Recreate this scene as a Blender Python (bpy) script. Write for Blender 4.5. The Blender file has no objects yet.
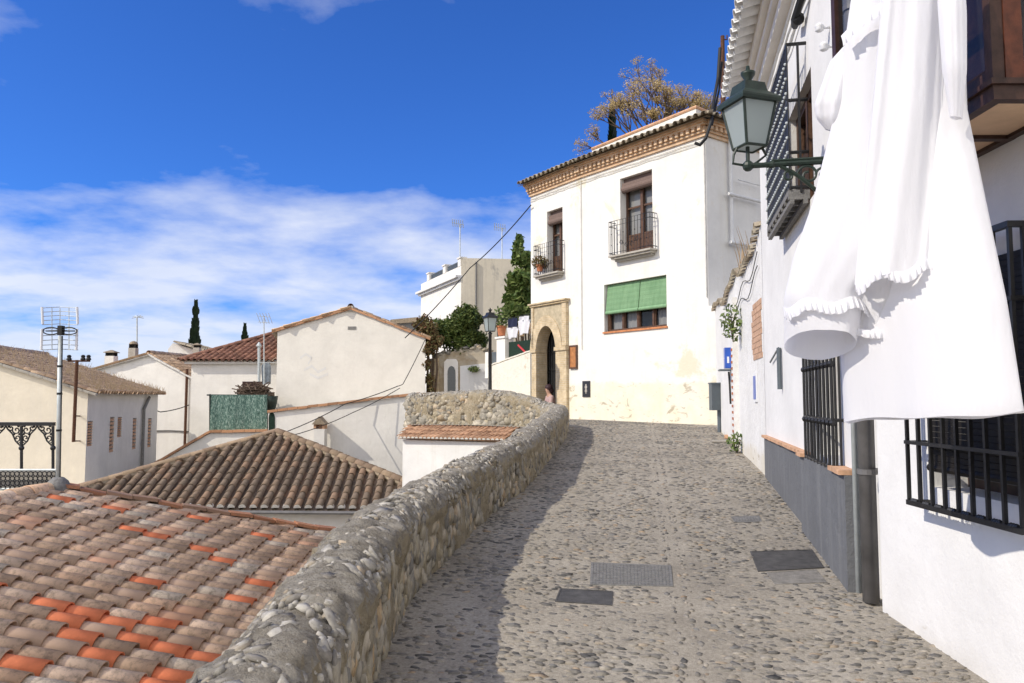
import bpy, bmesh, math, random
import numpy as np
from mathutils import Vector, Matrix, noise as mnoise

random.seed(11); RNG = np.random.default_rng(5)
SC = bpy.context.scene
COL = SC.collection
V = Vector
# ------------------------------------------------------------------ camera
FPX = 780.0
TH = math.atan(57 / FPX)
EYE = V((0, 0, 1.6))
cd = bpy.data.cameras.new('camera'); cam = bpy.data.objects.new('camera', cd); COL.objects.link(cam)
cd.sensor_width = 36; cd.lens = FPX * 36 / 1024; cd.clip_start = 0.05; cd.clip_end = 20000
cam.location = EYE; cam.rotation_euler = (math.pi / 2 + TH, 0, 0)
SC.camera = cam
# ------------------------------------------------------------------ sun, sky, exposure
SUN_EL = math.radians(37); SUN_H = V((-0.925, -0.38, 0)).normalized()
sd = bpy.data.lights.new('sun', 'SUN'); sun = bpy.data.objects.new('sun', sd); COL.objects.link(sun)
sd.energy = 3.0; sd.angle = math.radians(0.5); sd.color = (1.0, 0.92, 0.79)
to_sun = V((SUN_H.x * math.cos(SUN_EL), SUN_H.y * math.cos(SUN_EL), math.sin(SUN_EL)))
sun.rotation_euler = (-to_sun).to_track_quat('-Z', 'Y').to_euler()
sun.location = (-20, -5, 30)
SC.view_settings.view_transform = 'Standard'; SC.view_settings.look = 'None'
SC.view_settings.exposure = 0.38; SC.view_settings.gamma = 1; SC.view_settings.use_curve_mapping = False
SC.cycles.use_denoising = True
SC.cycles.max_bounces = 6; SC.cycles.diffuse_bounces = 4; SC.cycles.transparent_max_bounces = 12

wd = bpy.data.worlds.new('World'); SC.world = wd; wd.use_nodes = True
def world_nodes():
    nt = wd.node_tree; nt.nodes.clear(); N = nt.nodes.new; L = nt.links.new
    out = N('ShaderNodeOutputWorld'); bg = N('ShaderNodeBackground'); bg.inputs[1].default_value = 0.15
    sky = N('ShaderNodeTexSky'); sky.sky_type = 'NISHITA'; sky.sun_disc = False
    sky.sun_elevation = SUN_EL; sky.sun_rotation = math.atan2(SUN_H.x, SUN_H.y)
    sky.air_density = 1.0; sky.dust_density = 0.25; sky.ozone_density = 2.5; sky.altitude = 700
    tc = N('ShaderNodeTexCoord'); sep = N('ShaderNodeSeparateXYZ'); L(tc.outputs['Generated'], sep.inputs[0])
    def m(op, a, b=None, clamp=False):
        n = N('ShaderNodeMath'); n.operation = op; n.use_clamp = clamp
        for i, x in enumerate((a, b)):
            if x is None: continue
            if isinstance(x, (int, float)): n.inputs[i].default_value = x
            else: L(x, n.inputs[i])
        return n.outputs[0]
    zc = m('MAXIMUM', sep.outputs[2], 0.0)
    den = m('ADD', zc, 0.16)
    cx = m('DIVIDE', sep.outputs[0], den); cy = m('DIVIDE', sep.outputs[1], den)
    comb = N('ShaderNodeCombineXYZ'); L(cx, comb.inputs[0]); L(cy, comb.inputs[1]); comb.inputs[2].default_value = 3.1
    n1 = N('ShaderNodeTexNoise'); L(comb.outputs[0], n1.inputs[0]); n1.inputs['Scale'].default_value = 1.5
    n1.inputs['Detail'].default_value = 8; n1.inputs['Roughness'].default_value = 0.55; n1.inputs['Distortion'].default_value = 0.08
    # cover falls with height above the horizon
    thr = N('ShaderNodeValToRGB'); L(sep.outputs[2], thr.inputs[0]); cr = thr.color_ramp
    cr.interpolation = 'B_SPLINE'
    pts = [(0.0, .30), (.10, .31), (.20, .39), (.27, .51), (.33, .61), (.40, .51), (.5, .485), (1.0, .52)]
    cr.elements[0].position = 0; cr.elements[0].color = (.3, .3, .3, 1)
    cr.elements[1].position = 1; cr.elements[1].color = (.58, .58, .58, 1)
    for p, v in pts[1:-1]:
        e = cr.elements.new(p); e.color = (v, v, v, 1)
    # extra cloud cover added behind the camera, out of view, for neutral fill
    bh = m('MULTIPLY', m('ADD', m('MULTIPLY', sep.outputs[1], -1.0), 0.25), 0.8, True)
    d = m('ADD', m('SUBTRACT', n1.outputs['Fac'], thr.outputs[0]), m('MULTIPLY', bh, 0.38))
    k = m('MULTIPLY', d, 3.6, True)
    k = m('POWER', k, 0.95); k = m('MULTIPLY', k, 0.84)
    n2 = N('ShaderNodeTexNoise'); L(comb.outputs[0], n2.inputs[0]); n2.inputs['Scale'].default_value = 2.2; n2.inputs['Detail'].default_value = 6
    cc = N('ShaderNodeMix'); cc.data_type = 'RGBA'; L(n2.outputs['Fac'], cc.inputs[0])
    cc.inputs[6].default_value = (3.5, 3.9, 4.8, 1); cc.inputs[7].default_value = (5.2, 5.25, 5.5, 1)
    ccb = N('ShaderNodeMix'); ccb.data_type = 'RGBA'; L(bh, ccb.inputs[0]); L(cc.outputs[2], ccb.inputs[6]); ccb.inputs[7].default_value = (10.0, 9.6, 9.0, 1)   # unseen clouds behind the camera, made brighter as added fill light
    tint = N('ShaderNodeMix'); tint.data_type = 'RGBA'; tint.blend_type = 'MULTIPLY'; tint.inputs[0].default_value = 1
    L(sky.outputs[0], tint.inputs[6]); tint.inputs[7].default_value = (0.19, 0.43, 0.90, 1)
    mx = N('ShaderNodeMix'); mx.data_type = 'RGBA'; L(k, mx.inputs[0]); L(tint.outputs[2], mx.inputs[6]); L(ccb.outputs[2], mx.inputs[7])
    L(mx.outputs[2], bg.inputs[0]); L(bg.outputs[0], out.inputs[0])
world_nodes()

# ------------------------------------------------------------------ placing helpers (a ray through the photo's point meets a real plane)
_c, _s = math.cos(TH), math.sin(TH)
def ray(px, py):
    u = (px - 512) / FPX; v = (341.5 - py) / FPX
    return V((u, _c - _s * v, _s + _c * v))
def at(px, py, Y):
    r = ray(px, py); return EYE + r * (Y / r.y)
def ground_z(x, y):
    if y < 20: return 0.0465 * y
    return 0.93 + min(0.1, (y - 20) * 0.01)
def G(px, py, dz=0):
    r = ray(px, py); t = 1.6 / (0.0465 * r.y - r.z); p = EYE + r * t; p.z += dz; return p
def hitz(px, py, z):
    r = ray(px, py); return EYE + r * ((z - EYE.z) / r.z)

# ------------------------------------------------------------------ mesh builder
class MB:
    def __init__(s): s.v = []; s.f = []
    def add(s, vs, fs):
        o = len(s.v); s.v += [tuple(q) for q in vs]; s.f += [tuple(i + o for i in f) for f in fs]; return s
    def obox(s, o, a, b, c):
        o, a, b, c = V(o), V(a), V(b), V(c)
        vs = [o, o + a, o + a + b, o + b, o + c, o + a + c, o + a + b + c, o + b + c]
        return s.add(vs, [(3, 2, 1, 0), (4, 5, 6, 7), (0, 1, 5, 4), (1, 2, 6, 5), (2, 3, 7, 6), (3, 0, 4, 7)])
    def box(s, lo, hi):
        return s.obox(lo, (hi[0] - lo[0], 0, 0), (0, hi[1] - lo[1], 0), (0, 0, hi[2] - lo[2]))
    def tube(s, pts, r, n=8, cap=True):
        pts = [V(p) for p in pts]; rs = r if isinstance(r, (list, tuple)) else [r] * len(pts)
        t = (pts[1] - pts[0]).normalized(); up = V((0, 0, 1)) if abs(t.z) < .9 else V((1, 0, 0))
        x = t.cross(up).normalized(); vs = []; fs = []
        for i, p in enumerate(pts):
            if i == 0: t = pts[1] - pts[0]
            elif i == len(pts) - 1: t = pts[-1] - pts[-2]
            else: t = (pts[i + 1] - p).normalized() + (p - pts[i - 1]).normalized()
            if t.length < 1e-9: t = V((0, 0, 1))
            t.normalize(); x = (x - t * x.dot(t))
            if x.length < 1e-6: x = t.orthogonal()
            x.normalize(); y = t.cross(x)
            for k in range(n):
                a = 2 * math.pi * k / n; vs.append(p + (x * math.cos(a) + y * math.sin(a)) * rs[i])
        for i in range(len(pts) - 1):
            for k in range(n):
                fs.append((i * n + k, i * n + (k + 1) % n, (i + 1) * n + (k + 1) % n, (i + 1) * n + k))
        if cap: fs.append(tuple(range(n))[::-1]); fs.append(tuple((len(pts) - 1) * n + k for k in range(n)))
        return s.add(vs, fs)
    def lathe(s, prof, c, n=12, axis=None, rot=0.0):
        c = V(c); vs = []; fs = []
        for r, z in prof:
            for k in range(n):
                a = 2 * math.pi * (k / n) + rot; vs.append(c + V((r * math.cos(a), r * math.sin(a), z)))
        for i in range(len(prof) - 1):
            for k in range(n):
                fs.append((i * n + k, i * n + (k + 1) % n, (i + 1) * n + (k + 1) % n, (i + 1) * n + k))
        fs.append(tuple(range(n))[::-1]); fs.append(tuple((len(prof) - 1) * n + k for k in range(n)))
        return s.add(vs, fs)
    def prism(s, poly, vec):
        n = len(poly); vec = V(vec); poly = [V(p) for p in poly]
        vs = poly + [p + vec for p in poly]
        fs = [tuple(range(n))[::-1], tuple(range(n, 2 * n))] + [(i, (i + 1) % n, n + (i + 1) % n, n + i) for i in range(n)]
        return s.add(vs, fs)
    def quad(s, *p): return s.add(p, [tuple(range(len(p)))])
    def ball(s, c, r, n=8, m=5, sq=(1, 1, 1)):
        c = V(c); prof = []
        vs = []; fs = []
        for i in range(1, m):
            a = math.pi * i / m
            for k in range(n):
                b = 2 * math.pi * k / n
                vs.append(c + V((r * sq[0] * math.sin(a) * math.cos(b), r * sq[1] * math.sin(a) * math.sin(b), r * sq[2] * math.cos(a))))
        for i in range(m - 2):
            for k in range(n): fs.append((i * n + k, (i + 1) * n + k, (i + 1) * n + (k + 1) % n, i * n + (k + 1) % n))
        vs += [c + V((0, 0, r * sq[2])), c - V((0, 0, r * sq[2]))]; t = len(vs) - 2
        for k in range(n):
            fs.append((t, k, (k + 1) % n)); fs.append((t + 1, (m - 2) * n + (k + 1) % n, (m - 2) * n + k))
        return s.add(vs, fs)

OFF = {}
def new_obj(name, mesh, off, parent=None):
    o = bpy.data.objects.new(name, mesh); COL.objects.link(o)
    if parent is None: o.location = off
    else: o.parent = parent
    OFF[o.name] = V(off); return o
def props(o, label=None, cat=None, group=None, kind=None):
    if label: o['label'] = label
    if cat: o['category'] = cat
    if group: o['group'] = group
    if kind: o['kind'] = kind
    return o
def smooth_mesh(me, on=True):
    me.polygons.foreach_set('use_smooth', [on] * len(me.polygons))
def part(name, mb, mat, parent, smooth=False, label=None):
    """a mesh that is a part (or sub-part) of a thing"""
    off = OFF[parent.name]
    me = bpy.data.meshes.new(name)
    me.from_pydata([(a - off.x, b - off.y, c - off.z) for a, b, c in mb.v], [], mb.f)
    me.materials.append(mat); smooth_mesh(me, smooth); me.update()
    o = new_obj(name, me, off, parent)
    if label: o['label'] = label
    return o
def single(name, mb, mat, label=None, cat=None, group=None, kind=None, smooth=False):
    """a thing or a piece of the setting that is one mesh"""
    a = np.array(mb.v); lo, hi = a.min(0), a.max(0); off = V(((lo[0] + hi[0]) / 2, (lo[1] + hi[1]) / 2, lo[2]))
    me = bpy.data.meshes.new(name)
    me.from_pydata((a - np.array(off)).tolist(), [], mb.f); me.materials.append(mat); smooth_mesh(me, smooth); me.update()
    o = new_obj(name, me, off)
    return props(o, label, cat, group, kind)
def thing(name, loc, label, cat, group=None, kind=None):
    o = bpy.data.objects.new(name, None); COL.objects.link(o); o.location = V(loc); o.empty_display_size = .2
    OFF[o.name] = V(loc); return props(o, label, cat, group, kind)

class W:
    """a vertical wall plane: p0 is the left end seen from outside, p1 the right end"""
    def __init__(s, p0, p1):
        s.p0 = V((p0[0], p0[1], 0)); s.p1 = V((p1[0], p1[1], 0)); d = s.p1 - s.p0; s.L = d.length; s.d = d / s.L
        s.n = V((s.d.y, -s.d.x, 0))
    def pt(s, t, z, o=0.0):
        p = s.p0 + s.d * t + s.n * o; return V((p.x, p.y, z))
    def hit(s, px, py, o=0.0):
        r = ray(px, py); q = s.p0 + s.n * o - EYE
        k = q.dot(s.n) / r.dot(s.n); p = EYE + r * k
        return (p - s.p0).dot(s.d), p.z
    def box(s, mb, t0, t1, z0, z1, o0, o1):
        mb.obox(s.pt(t0, z0, o0), s.d * (t1 - t0), s.n * (o1 - o0), V((0, 0, z1 - z0))); return mb
    def panel(s, mb, t0, t1, z0, z1, ops=(), depth=.25, step=None):
        ts = sorted({t0, t1} | {q for o in ops for q in o[:2]}); zs = sorted({z0, z1} | {q for o in ops for q in o[2:]})
        for a, b in zip(ts, ts[1:]):
            for c, d in zip(zs, zs[1:]):
                m, n = (a + b) / 2, (c + d) / 2
                if any(o[0] < m < o[1] and o[2] < n < o[3] for o in ops): continue
                mb.quad(s.pt(a, c), s.pt(b, c), s.pt(b, d), s.pt(a, d))
        for a, b, c, d in ops:
            P = lambda t, z, o: s.pt(t, z, o)
            mb.quad(P(a, c, 0), P(a, d, 0), P(a, d, -depth), P(a, c, -depth))
            mb.quad(P(b, c, 0), P(b, c, -depth), P(b, d, -depth), P(b, d, 0))
            mb.quad(P(a, d, 0), P(b, d, 0), P(b, d, -depth), P(a, d, -depth))
            mb.quad(P(a, c, 0), P(a, c, -depth), P(b, c, -depth), P(b, c, 0))
        return mb

# ------------------------------------------------------------------ materials
class NT:
    def __init__(s, name):
        s.m = bpy.data.materials.new(name); s.m.use_nodes = True; s.t = s.m.node_tree
        s.b = s.t.nodes['Principled BSDF']; s.out = s.t.nodes['Material Output']
    def n(s, ty, **kw):
        x = s.t.nodes.new(ty)
        for k, v in kw.items(): setattr(x, k, v)
        return x
    def l(s, a, b): s.t.links.new(a, b)
    def pos(s, sc=(1, 1, 1)):
        g = s.n('ShaderNodeNewGeometry'); mp = s.n('ShaderNodeMapping'); mp.inputs['Scale'].default_value = sc
        s.l(g.outputs['Position'], mp.inputs[0]); return mp.outputs[0]
    def noise(s, vec, scale, detail=6, rough=.6, dist=0.0):
        x = s.n('ShaderNodeTexNoise'); s.l(vec, x.inputs[0]); x.inputs['Scale'].default_value = scale
        x.inputs['Detail'].default_value = detail; x.inputs['Roughness'].default_value = rough; x.inputs['Distortion'].default_value = dist
        return x.outputs['Fac']
    def ramp(s, fac, stops, interp='LINEAR'):
        x = s.n('ShaderNodeValToRGB'); s.l(fac, x.inputs[0]); c = x.color_ramp; c.interpolation = interp
        stops = [(p, q if isinstance(q, (tuple, list)) else (q, q, q)) for p, q in stops]
        c.elements[0].position = stops[0][0]; c.elements[0].color = (*stops[0][1][:3], 1)
        c.elements[1].position = stops[-1][0]; c.elements[1].color = (*stops[-1][1][:3], 1)
        for p, q in stops[1:-1]:
            e = c.elements.new(p); e.color = (*q[:3], 1)
        return x.outputs[0]
    def mix(s, fac, a, b, mode='MIX'):
        x = s.n('ShaderNodeMix', data_type='RGBA', blend_type=mode)
        for i, q in ((0, fac), (6, a), (7, b)):
            if isinstance(q, (int, float)): x.inputs[i].default_value = q
            elif isinstance(q, tuple): x.inputs[i].default_value = (*q[:3], 1)
            else: s.l(q, x.inputs[i])
        return x.outputs[2]
    def math(s, op, a, b=0.0, clamp=False):
        x = s.n('ShaderNodeMath', operation=op, use_clamp=clamp)
        for i, q in enumerate((a, b)):
            if isinstance(q, (int, float)): x.inputs[i].default_value = q
            else: s.l(q, x.inputs[i])
        return x.outputs[0]
    def island(s):
        return s.n('ShaderNodeNewGeometry').outputs['Random Per Island']
    def bump(s, h, strength=.3, dist=.02):
        x = s.n('ShaderNodeBump'); x.inputs['Strength'].default_value = strength; x.inputs['Distance'].default_value = dist
        s.l(h, x.inputs['Height']); s.l(x.outputs[0], s.b.inputs['Normal'])
    def fin(s, col, rough=.85, spec=.25, metal=0.0):
        if isinstance(col, tuple): s.b.inputs['Base Color'].default_value = (*col[:3], 1)
        else: s.l(col, s.b.inputs['Base Color'])
        s.b.inputs['Roughness'].default_value = rough; s.b.inputs['Specular IOR Level'].default_value = spec
        s.b.inputs['Metallic'].default_value = metal
        return s.m

def simple(name, c, rough=.6, var=.15, scale=6, spec=.3, metal=0.0, bump=.1, bscale=40):
    q = NT(name); p = q.pos()
    col = q.ramp(q.noise(p, scale), [(.3, tuple(x * (1 - var) for x in c)), (.7, tuple(min(1, x * (1 + var)) for x in c))])
    if bump: q.bump(q.noise(p, bscale, 4), bump, .01)
    return q.fin(col, rough, spec, metal)

def plaster(name, c, stain=(.45, .42, .36), amt=.35, band=None, streak=.3, bump=.35, patch=None):
    """lime-washed wall: soft mottling, rain streaks, flaked spots, optional discoloured foot band (z_top, colour)"""
    q = NT(name); p = q.pos()
    base = q.ramp(q.noise(p, 1.3, 7, .65), [(.3, tuple(x * .86 for x in c)), (.68, c)])
    if band:
        z = q.n('ShaderNodeSeparateXYZ'); q.l(q.n('ShaderNodeNewGeometry').outputs['Position'], z.inputs[0])
        e = q.math('ADD', z.outputs[2], q.math('MULTIPLY', q.noise(p, 2.2, 5), .35))
        k = q.math('SUBTRACT', 1.0, q.math('MULTIPLY', q.math('SUBTRACT', e, band[0]), 9.0, True), True)
        k2 = q.math('MULTIPLY', k, q.ramp(q.noise(p, 1.4, 6), [(.3, .35), (.65, 1.0)]))
        base = q.mix(k2, base, band[1])
        fl = q.ramp(q.noise(q.pos((1, 1, 2.2)), 1.9, 8, .7, 1.2), [(.575, 0.0), (.63, 1.0)])
        base = q.mix(q.math('MULTIPLY', q.math('MULTIPLY', fl, k), .85), base, (.42, .36, .26))
    sv = q.noise(q.pos((3.2, 3.2, .22)), 1.6, 6, .65)
    sk = q.ramp(sv, [(.52, 0.0), (.75, 1.0)])
    base = q.mix(q.math('MULTIPLY', sk, streak), base, stain)
    sp = q.ramp(q.noise(p, 1.1, 9, .72, .6), [(.62, 0.0), (.72, 1.0)])
    base = q.mix(q.math('MULTIPLY', sp, amt), base, stain)
    if patch:
        pk = q.ramp(q.noise(p, .35, 9, .68, .4), [(patch[0], 0.0), (patch[0] + .05, 1.0)])
        base = q.mix(q.math('MULTIPLY', pk, .8), base, patch[1])
    h = q.math('ADD', q.noise(p, 7, 6), q.math('MULTIPLY', q.noise(p, 60, 3), .25))
    q.bump(h, bump, .03)
    return q.fin(base, .9, .15)

def tilemat(name, stops, dirt=(.10, .085, .065), amt=.55, moss=(.30, .27, .2)):
    q = NT(name); p = q.pos(); isl = q.island()
    col = q.ramp(isl, stops, 'CONSTANT')
    j = q.math('FRACT', q.math('MULTIPLY', isl, 37.7))
    col = q.mix(1.0, col, q.ramp(j, [(0, .78), (1, 1.12)]), 'MULTIPLY')
    old = q.ramp(isl, [(0.0, 1.0), (.86, 1.0), (.87, .12), (1.0, .12)], 'CONSTANT')
    d = q.ramp(q.noise(p, 16, 8, .7), [(.48, 0.0), (.68, 1.0)])
    col = q.mix(q.math('MULTIPLY', q.math('MULTIPLY', d, amt), old), col, dirt)
    m2 = q.ramp(q.noise(p, 45, 4, .6), [(.58, 0.0), (.7, 1.0)])
    col = q.mix(q.math('MULTIPLY', q.math('MULTIPLY', m2, .35), old), col, moss)
    q.bump(q.noise(p, 70, 5, .7), .35, .01)
    return q.fin(col, .9, .12)

def stonemat(name, stops, speck=(.75, .74, .7), rough=.85, speck_amt=.5, dark=(.06, .055, .05), dark_amt=.4, ns=18):
    q = NT(name); p = q.pos(); isl = q.island()
    col = q.ramp(isl, stops)
    col = q.mix(1.0, col, q.ramp(q.noise(p, ns, 6, .65), [(.3, .65), (.7, 1.2)]), 'MULTIPLY')
    a = q.ramp(q.noise(p, ns * 1.7, 7, .75), [(.60, 0.0), (.67, 1.0)])
    col = q.mix(q.math('MULTIPLY', a, speck_amt), col, speck)
    b = q.ramp(q.noise(p, ns * .55, 8, .75), [(.57, 0.0), (.66, 1.0)])
    col = q.mix(q.math('MULTIPLY', b, dark_amt), col, dark)
    q.bump(q.noise(p, ns * 4, 5, .7), .4, .01)
    return q.fin(col, rough, .2)

def leafmat(name, c1, c2, trans=.25):
    q = NT(name); isl = q.island()
    col = q.ramp(isl, [(0, c1), (1, c2)]); q.fin(col, .55, .35)
    t = q.n('ShaderNodeBsdfTranslucent'); q.l(col, t.inputs[0]); mx = q.n('ShaderNodeMixShader'); mx.inputs[0].default_value = trans
    q.l(q.b.outputs[0], mx.inputs[1]); q.l(t.outputs[0], mx.inputs[2]); q.l(mx.outputs[0], q.out.inputs[0]); return q.m

def glassmat(name, tint=(.02, .025, .03), see=.6):
    q = NT(name); q.fin(tint, .06, .8)
    t = q.n('ShaderNodeBsdfTransparent'); mx = q.n('ShaderNodeMixShader'); mx.inputs[0].default_value = see
    q.l(q.b.outputs[0], mx.inputs[1]); q.l(t.outputs[0], mx.inputs[2]); q.l(mx.outputs[0], q.out.inputs[0]); return q.m

def clothmat(name, c, trans=.3, bump=.15):
    q = NT(name); p = q.pos(); q.fin(c, .9, .1); q.bump(q.noise(q.pos((14, 14, 3)), 1.5, 6, .6), bump, .03)
    t = q.n('ShaderNodeBsdfTranslucent'); t.inputs[0].default_value = (*c, 1); mx = q.n('ShaderNodeMixShader'); mx.inputs[0].default_value = trans
    q.l(q.b.outputs[0], mx.inputs[1]); q.l(t.outputs[0], mx.inputs[2]); q.l(mx.outputs[0], q.out.inputs[0]); return q.m

def brickmat(name, c1, c2, mortar, sc=1.0, bw=.24, bh=.055):
    q = NT(name); p = q.pos()
    g = q.n('ShaderNodeSeparateXYZ'); q.l(p, g.inputs[0]); cmb = q.n('ShaderNodeCombineXYZ')
    q.l(q.math('SUBTRACT', g.outputs[0], g.outputs[1]), cmb.inputs[0]); q.l(g.outputs[2], cmb.inputs[1])
    b = q.n('ShaderNodeTexBrick'); q.l(cmb.outputs[0], b.inputs[0])
    b.inputs['Color1'].default_value = (*c1, 1); b.inputs['Color2'].default_value = (*c2, 1); b.inputs['Mortar'].default_value = (*mortar, 1)
    b.inputs['Scale'].default_value = sc; b.inputs['Brick Width'].default_value = bw; b.inputs['Row Height'].default_value = bh; b.inputs['Mortar Size'].default_value = .008
    col = q.mix(1.0, b.outputs[0], q.ramp(q.noise(p, 5, 6), [(.3, .75), (.7, 1.15)]), 'MULTIPLY')
    q.bump(q.math('ADD', q.math('MULTIPLY', b.outputs[1], -.5), q.noise(p, 30, 4)), .3, .01)
    return q.fin(col, .9, .15)

M = {}
M['main'] = plaster('main_house_plaster', (.81, .792, .74), (.62, .54, .38), .62, band=(2.15, (.76, .70, .53)), streak=.2, patch=(.60, (.68, .61, .45)))
M['white'] = plaster('white_plaster', (.82, .79, .73), (.60, .56, .48), .3, streak=.22)
M['white_old'] = plaster('weathered_white_plaster', (.78, .77, .74), (.48, .44, .36), .5, streak=.35)
M['street_white'] = plaster('limewashed_street_wall', (.80, .79, .765), (.60, .60, .57), .3, band=(.36, (.66, .64, .60)), streak=.12, bump=.28)
M['street_old'] = plaster('flaking_limewash', (.80, .79, .76), (.50, .45, .36), .7, bump=.8, band=(.95, (.66, .62, .52)), streak=.22)
M['gable'] = plaster('grey_cream_plaster', (.76, .73, .66), (.55, .52, .47), .22, streak=.12)
M['cream'] = plaster('cream_plaster', (.85, .77, .62), (.74, .68, .58), .6, streak=.4)
M['shade_side'] = plaster('shade_grey_plaster', (.74, .73, .71), (.5, .48, .45), .3, streak=.25)  # cream house's side wall: its shade is put into a greyer colour
M['beige'] = plaster('beige_bare_render', (.66, .60, .48), (.36, .33, .27), .5, streak=.45, patch=(.57, (.36, .34, .30)))
M['dado'] = plaster('grey_cement_dado', (.165, .17, .178), (.30, .30, .29), .6, streak=.4, bump=.6)
M['ruin'] = plaster('crumbling_render', (.52, .46, .36), (.28, .23, .16), .8, streak=.5, patch=(.46, (.34, .26, .16)))
M['iron'] = simple('black_iron', (.012, .012, .013), .42, .3, 12, .5)
M['iron_green'] = simple('dark_green_paint', (.022, .036, .028), .45, .35, 14, .35)
M['steel'] = simple('galvanised_steel', (.50, .54, .54), .5, .12, 9, .5, .15)
M['rust'] = simple('rusty_iron', (.10, .045, .025), .8, .45, 20)
M['pipe'] = simple('brown_grey_pipe', (.135, .13, .128), .38, .3, 5, .6)
M['pipe_white'] = simple('white_pipe', (.72, .72, .70), .6, .1, 6)
M['cable'] = simple('black_cable', (.02, .02, .02), .6, .2, 6)
M['cable_white'] = simple('whitewashed_cable', (.55, .54, .5), .7, .2, 6)
M['wood'] = simple('brown_wood', (.105, .056, .034), .5, .4, 18)
M['wood_dark'] = simple('dark_wood', (.045, .022, .016), .45, .4, 18)
M['wood_red'] = simple('red_brown_wood', (.085, .025, .012), .4, .4, 18)
M['wood_warm'] = simple('orange_wood', (.40, .17, .06), .55, .3, 12)
M['blind_roll'] = simple('brown_roller_blind', (.17, .12, .10), .8, .2, 30)
M['panel_beige'] = simple('beige_boards', (.62, .42, .27), .6, .12, 7)
M['terracotta'] = simple('terracotta', (.52, .21, .09), .85, .3, 9)
M['terra_pale'] = simple('pale_terracotta', (.55, .33, .20), .9, .3, 9, bump=.3)
M['brick_red'] = simple('red_brick', (.40, .15, .075), .9, .4, 14, bump=.3)
M['brick_pale'] = simple('lime_washed_brick', (.52, .33, .22), .9, .3, 11, bump=.4)
M['blind_black'] = simple('black_wooden_slats', (.014, .012, .011), .6, .3, 30)
M['cornice'] = brickmat('cornice_brick', (.62, .38, .21), (.72, .49, .30), (.6, .5, .38))
M['arch'] = brickmat('arch_brick', (.52, .40, .24), (.60, .48, .31), (.58, .5, .37), 1.0, .26, .06)
M['arch_fill'] = simple('arch_spandrel_render', (.45, .38, .26), .9, .25, 6, bump=.3)
M['brick_wash'] = plaster('whitewashed_brickwork', (.78, .74, .64), (.46, .33, .2), .9, streak=.15, bump=.9)
M['mortar_cap'] = simple('white_mortar', (.66, .63, .57), .95, .15, 15)
M['plaque'] = simple('black_plaque', (.03, .032, .036), .3, .4, 40, .5)
M['grey_metal'] = simple('grey_box_paint', (.10, .12, .135), .5, .12, 6, .4)
M['blue'] = simple('blue_enamel', (.03, .10, .45), .35, .15, 6, .5)
M['white_enamel'] = simple('white_enamel', (.75, .76, .78), .4, .05, 6, .5)
M['slate'] = simple('iron_cover', (.075, .072, .068), .6, .4, 14, .4, bump=.8, bscale=110)
M['concrete'] = simple('worn_concrete_cover', (.20, .195, .185), .8, .25, 25, bump=.6, bscale=120)
M['cement'] = simple('grey_cement_cover', (.24, .225, .20), .9, .3, 16, bump=.8, bscale=90)
M['concrete_pale'] = simple('pale_cement', (.40, .37, .32), .9, .2, 10, bump=.4)
M['glass'] = glassmat('window_glass')
M['glass_dark'] = glassmat('dark_window_glass', (.012, .014, .017), .08)
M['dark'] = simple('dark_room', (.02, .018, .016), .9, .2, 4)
M['curtain'] = clothmat('net_curtain', (.72, .72, .70), .2)
M['cloth'] = clothmat('white_cotton', (.88, .88, .905), .36, .25)
M['navy'] = simple('navy_cloth', (.02, .025, .06), .9, .2, 10)
M['greycloth'] = simple('grey_blue_cloth', (.20, .23, .26), .9, .3, 10)
M['pot'] = simple('terracotta_pot', (.45, .17, .08), .8, .2, 12)
M['net_dark'] = simple('dark_green_net', (.012, .03, .02), .9, .4, 30)
M['leaf_bush'] = leafmat('bush_leaves', (.035, .07, .012), (.15, .18, .045))
M['leaf_creeper'] = leafmat('creeper_leaves', (.15, .065, .03), (.16, .16, .06))
M['leaf_big'] = leafmat('glossy_leaves', (.05, .10, .02), (.22, .27, .08))
M['leaf_tan'] = leafmat('dry_seed_clusters', (.40, .29, .11), (.60, .47, .24))
M['leaf_cyp'] = leafmat('cypress_foliage', (.010, .022, .010), (.03, .05, .02), .1)
M['leaf_dry'] = leafmat('dry_grass', (.48, .34, .19), (.66, .50, .31))
M['bark'] = simple('bark', (.12, .085, .06), .9, .3, 20, bump=.5)
M['skin'] = simple('skin', (.45, .27, .19), .6, .05, 10)
M['hair'] = simple('dark_hair', (.035, .015, .018), .6, .3, 40)
M['jacket'] = simple('mauve_jacket', (.42, .29, .27), .9, .15, 12)
M['trousers'] = simple('grey_trousers', (.10, .10, .12), .9, .2, 12)
M['earth'] = simple('earth', (.20, .16, .10), .95, .3, .3)
M['green_blind'] = None
def m_greenblind():
    q = NT('green_slat_blind'); p = q.pos()
    w = q.n('ShaderNodeTexWave', wave_type='BANDS', bands_direction='Z'); q.l(p, w.inputs[0]); w.inputs['Scale'].default_value = 12; w.inputs['Distortion'].default_value = .3
    col = q.ramp(q.noise(q.pos((4, 4, .6)), 2, 5), [(.3, (.16, .29, .15)), (.7, (.26, .41, .23))])
    col = q.mix(.25, col, q.ramp(w.outputs['Fac'], [(0, (.08, .2, .09)), (1, (.3, .55, .3))])); q.bump(w.outputs['Fac'], .5, .01)
    return q.fin(col, .7, .25)
M['green_blind'] = m_greenblind()
def m_net():
    q = NT('green_privacy_net'); p = q.pos((1, 1, .45))
    col = q.ramp(q.noise(p, 22, 8, .8), [(.38, (.03, .07, .055)), (.5, (.09, .17, .14)), (.62, (.36, .46, .40))])
    q.bump(q.noise(p, 40, 5), .6, .03); return q.fin(col, .8, .3)
M['net'] = m_net()
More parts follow.
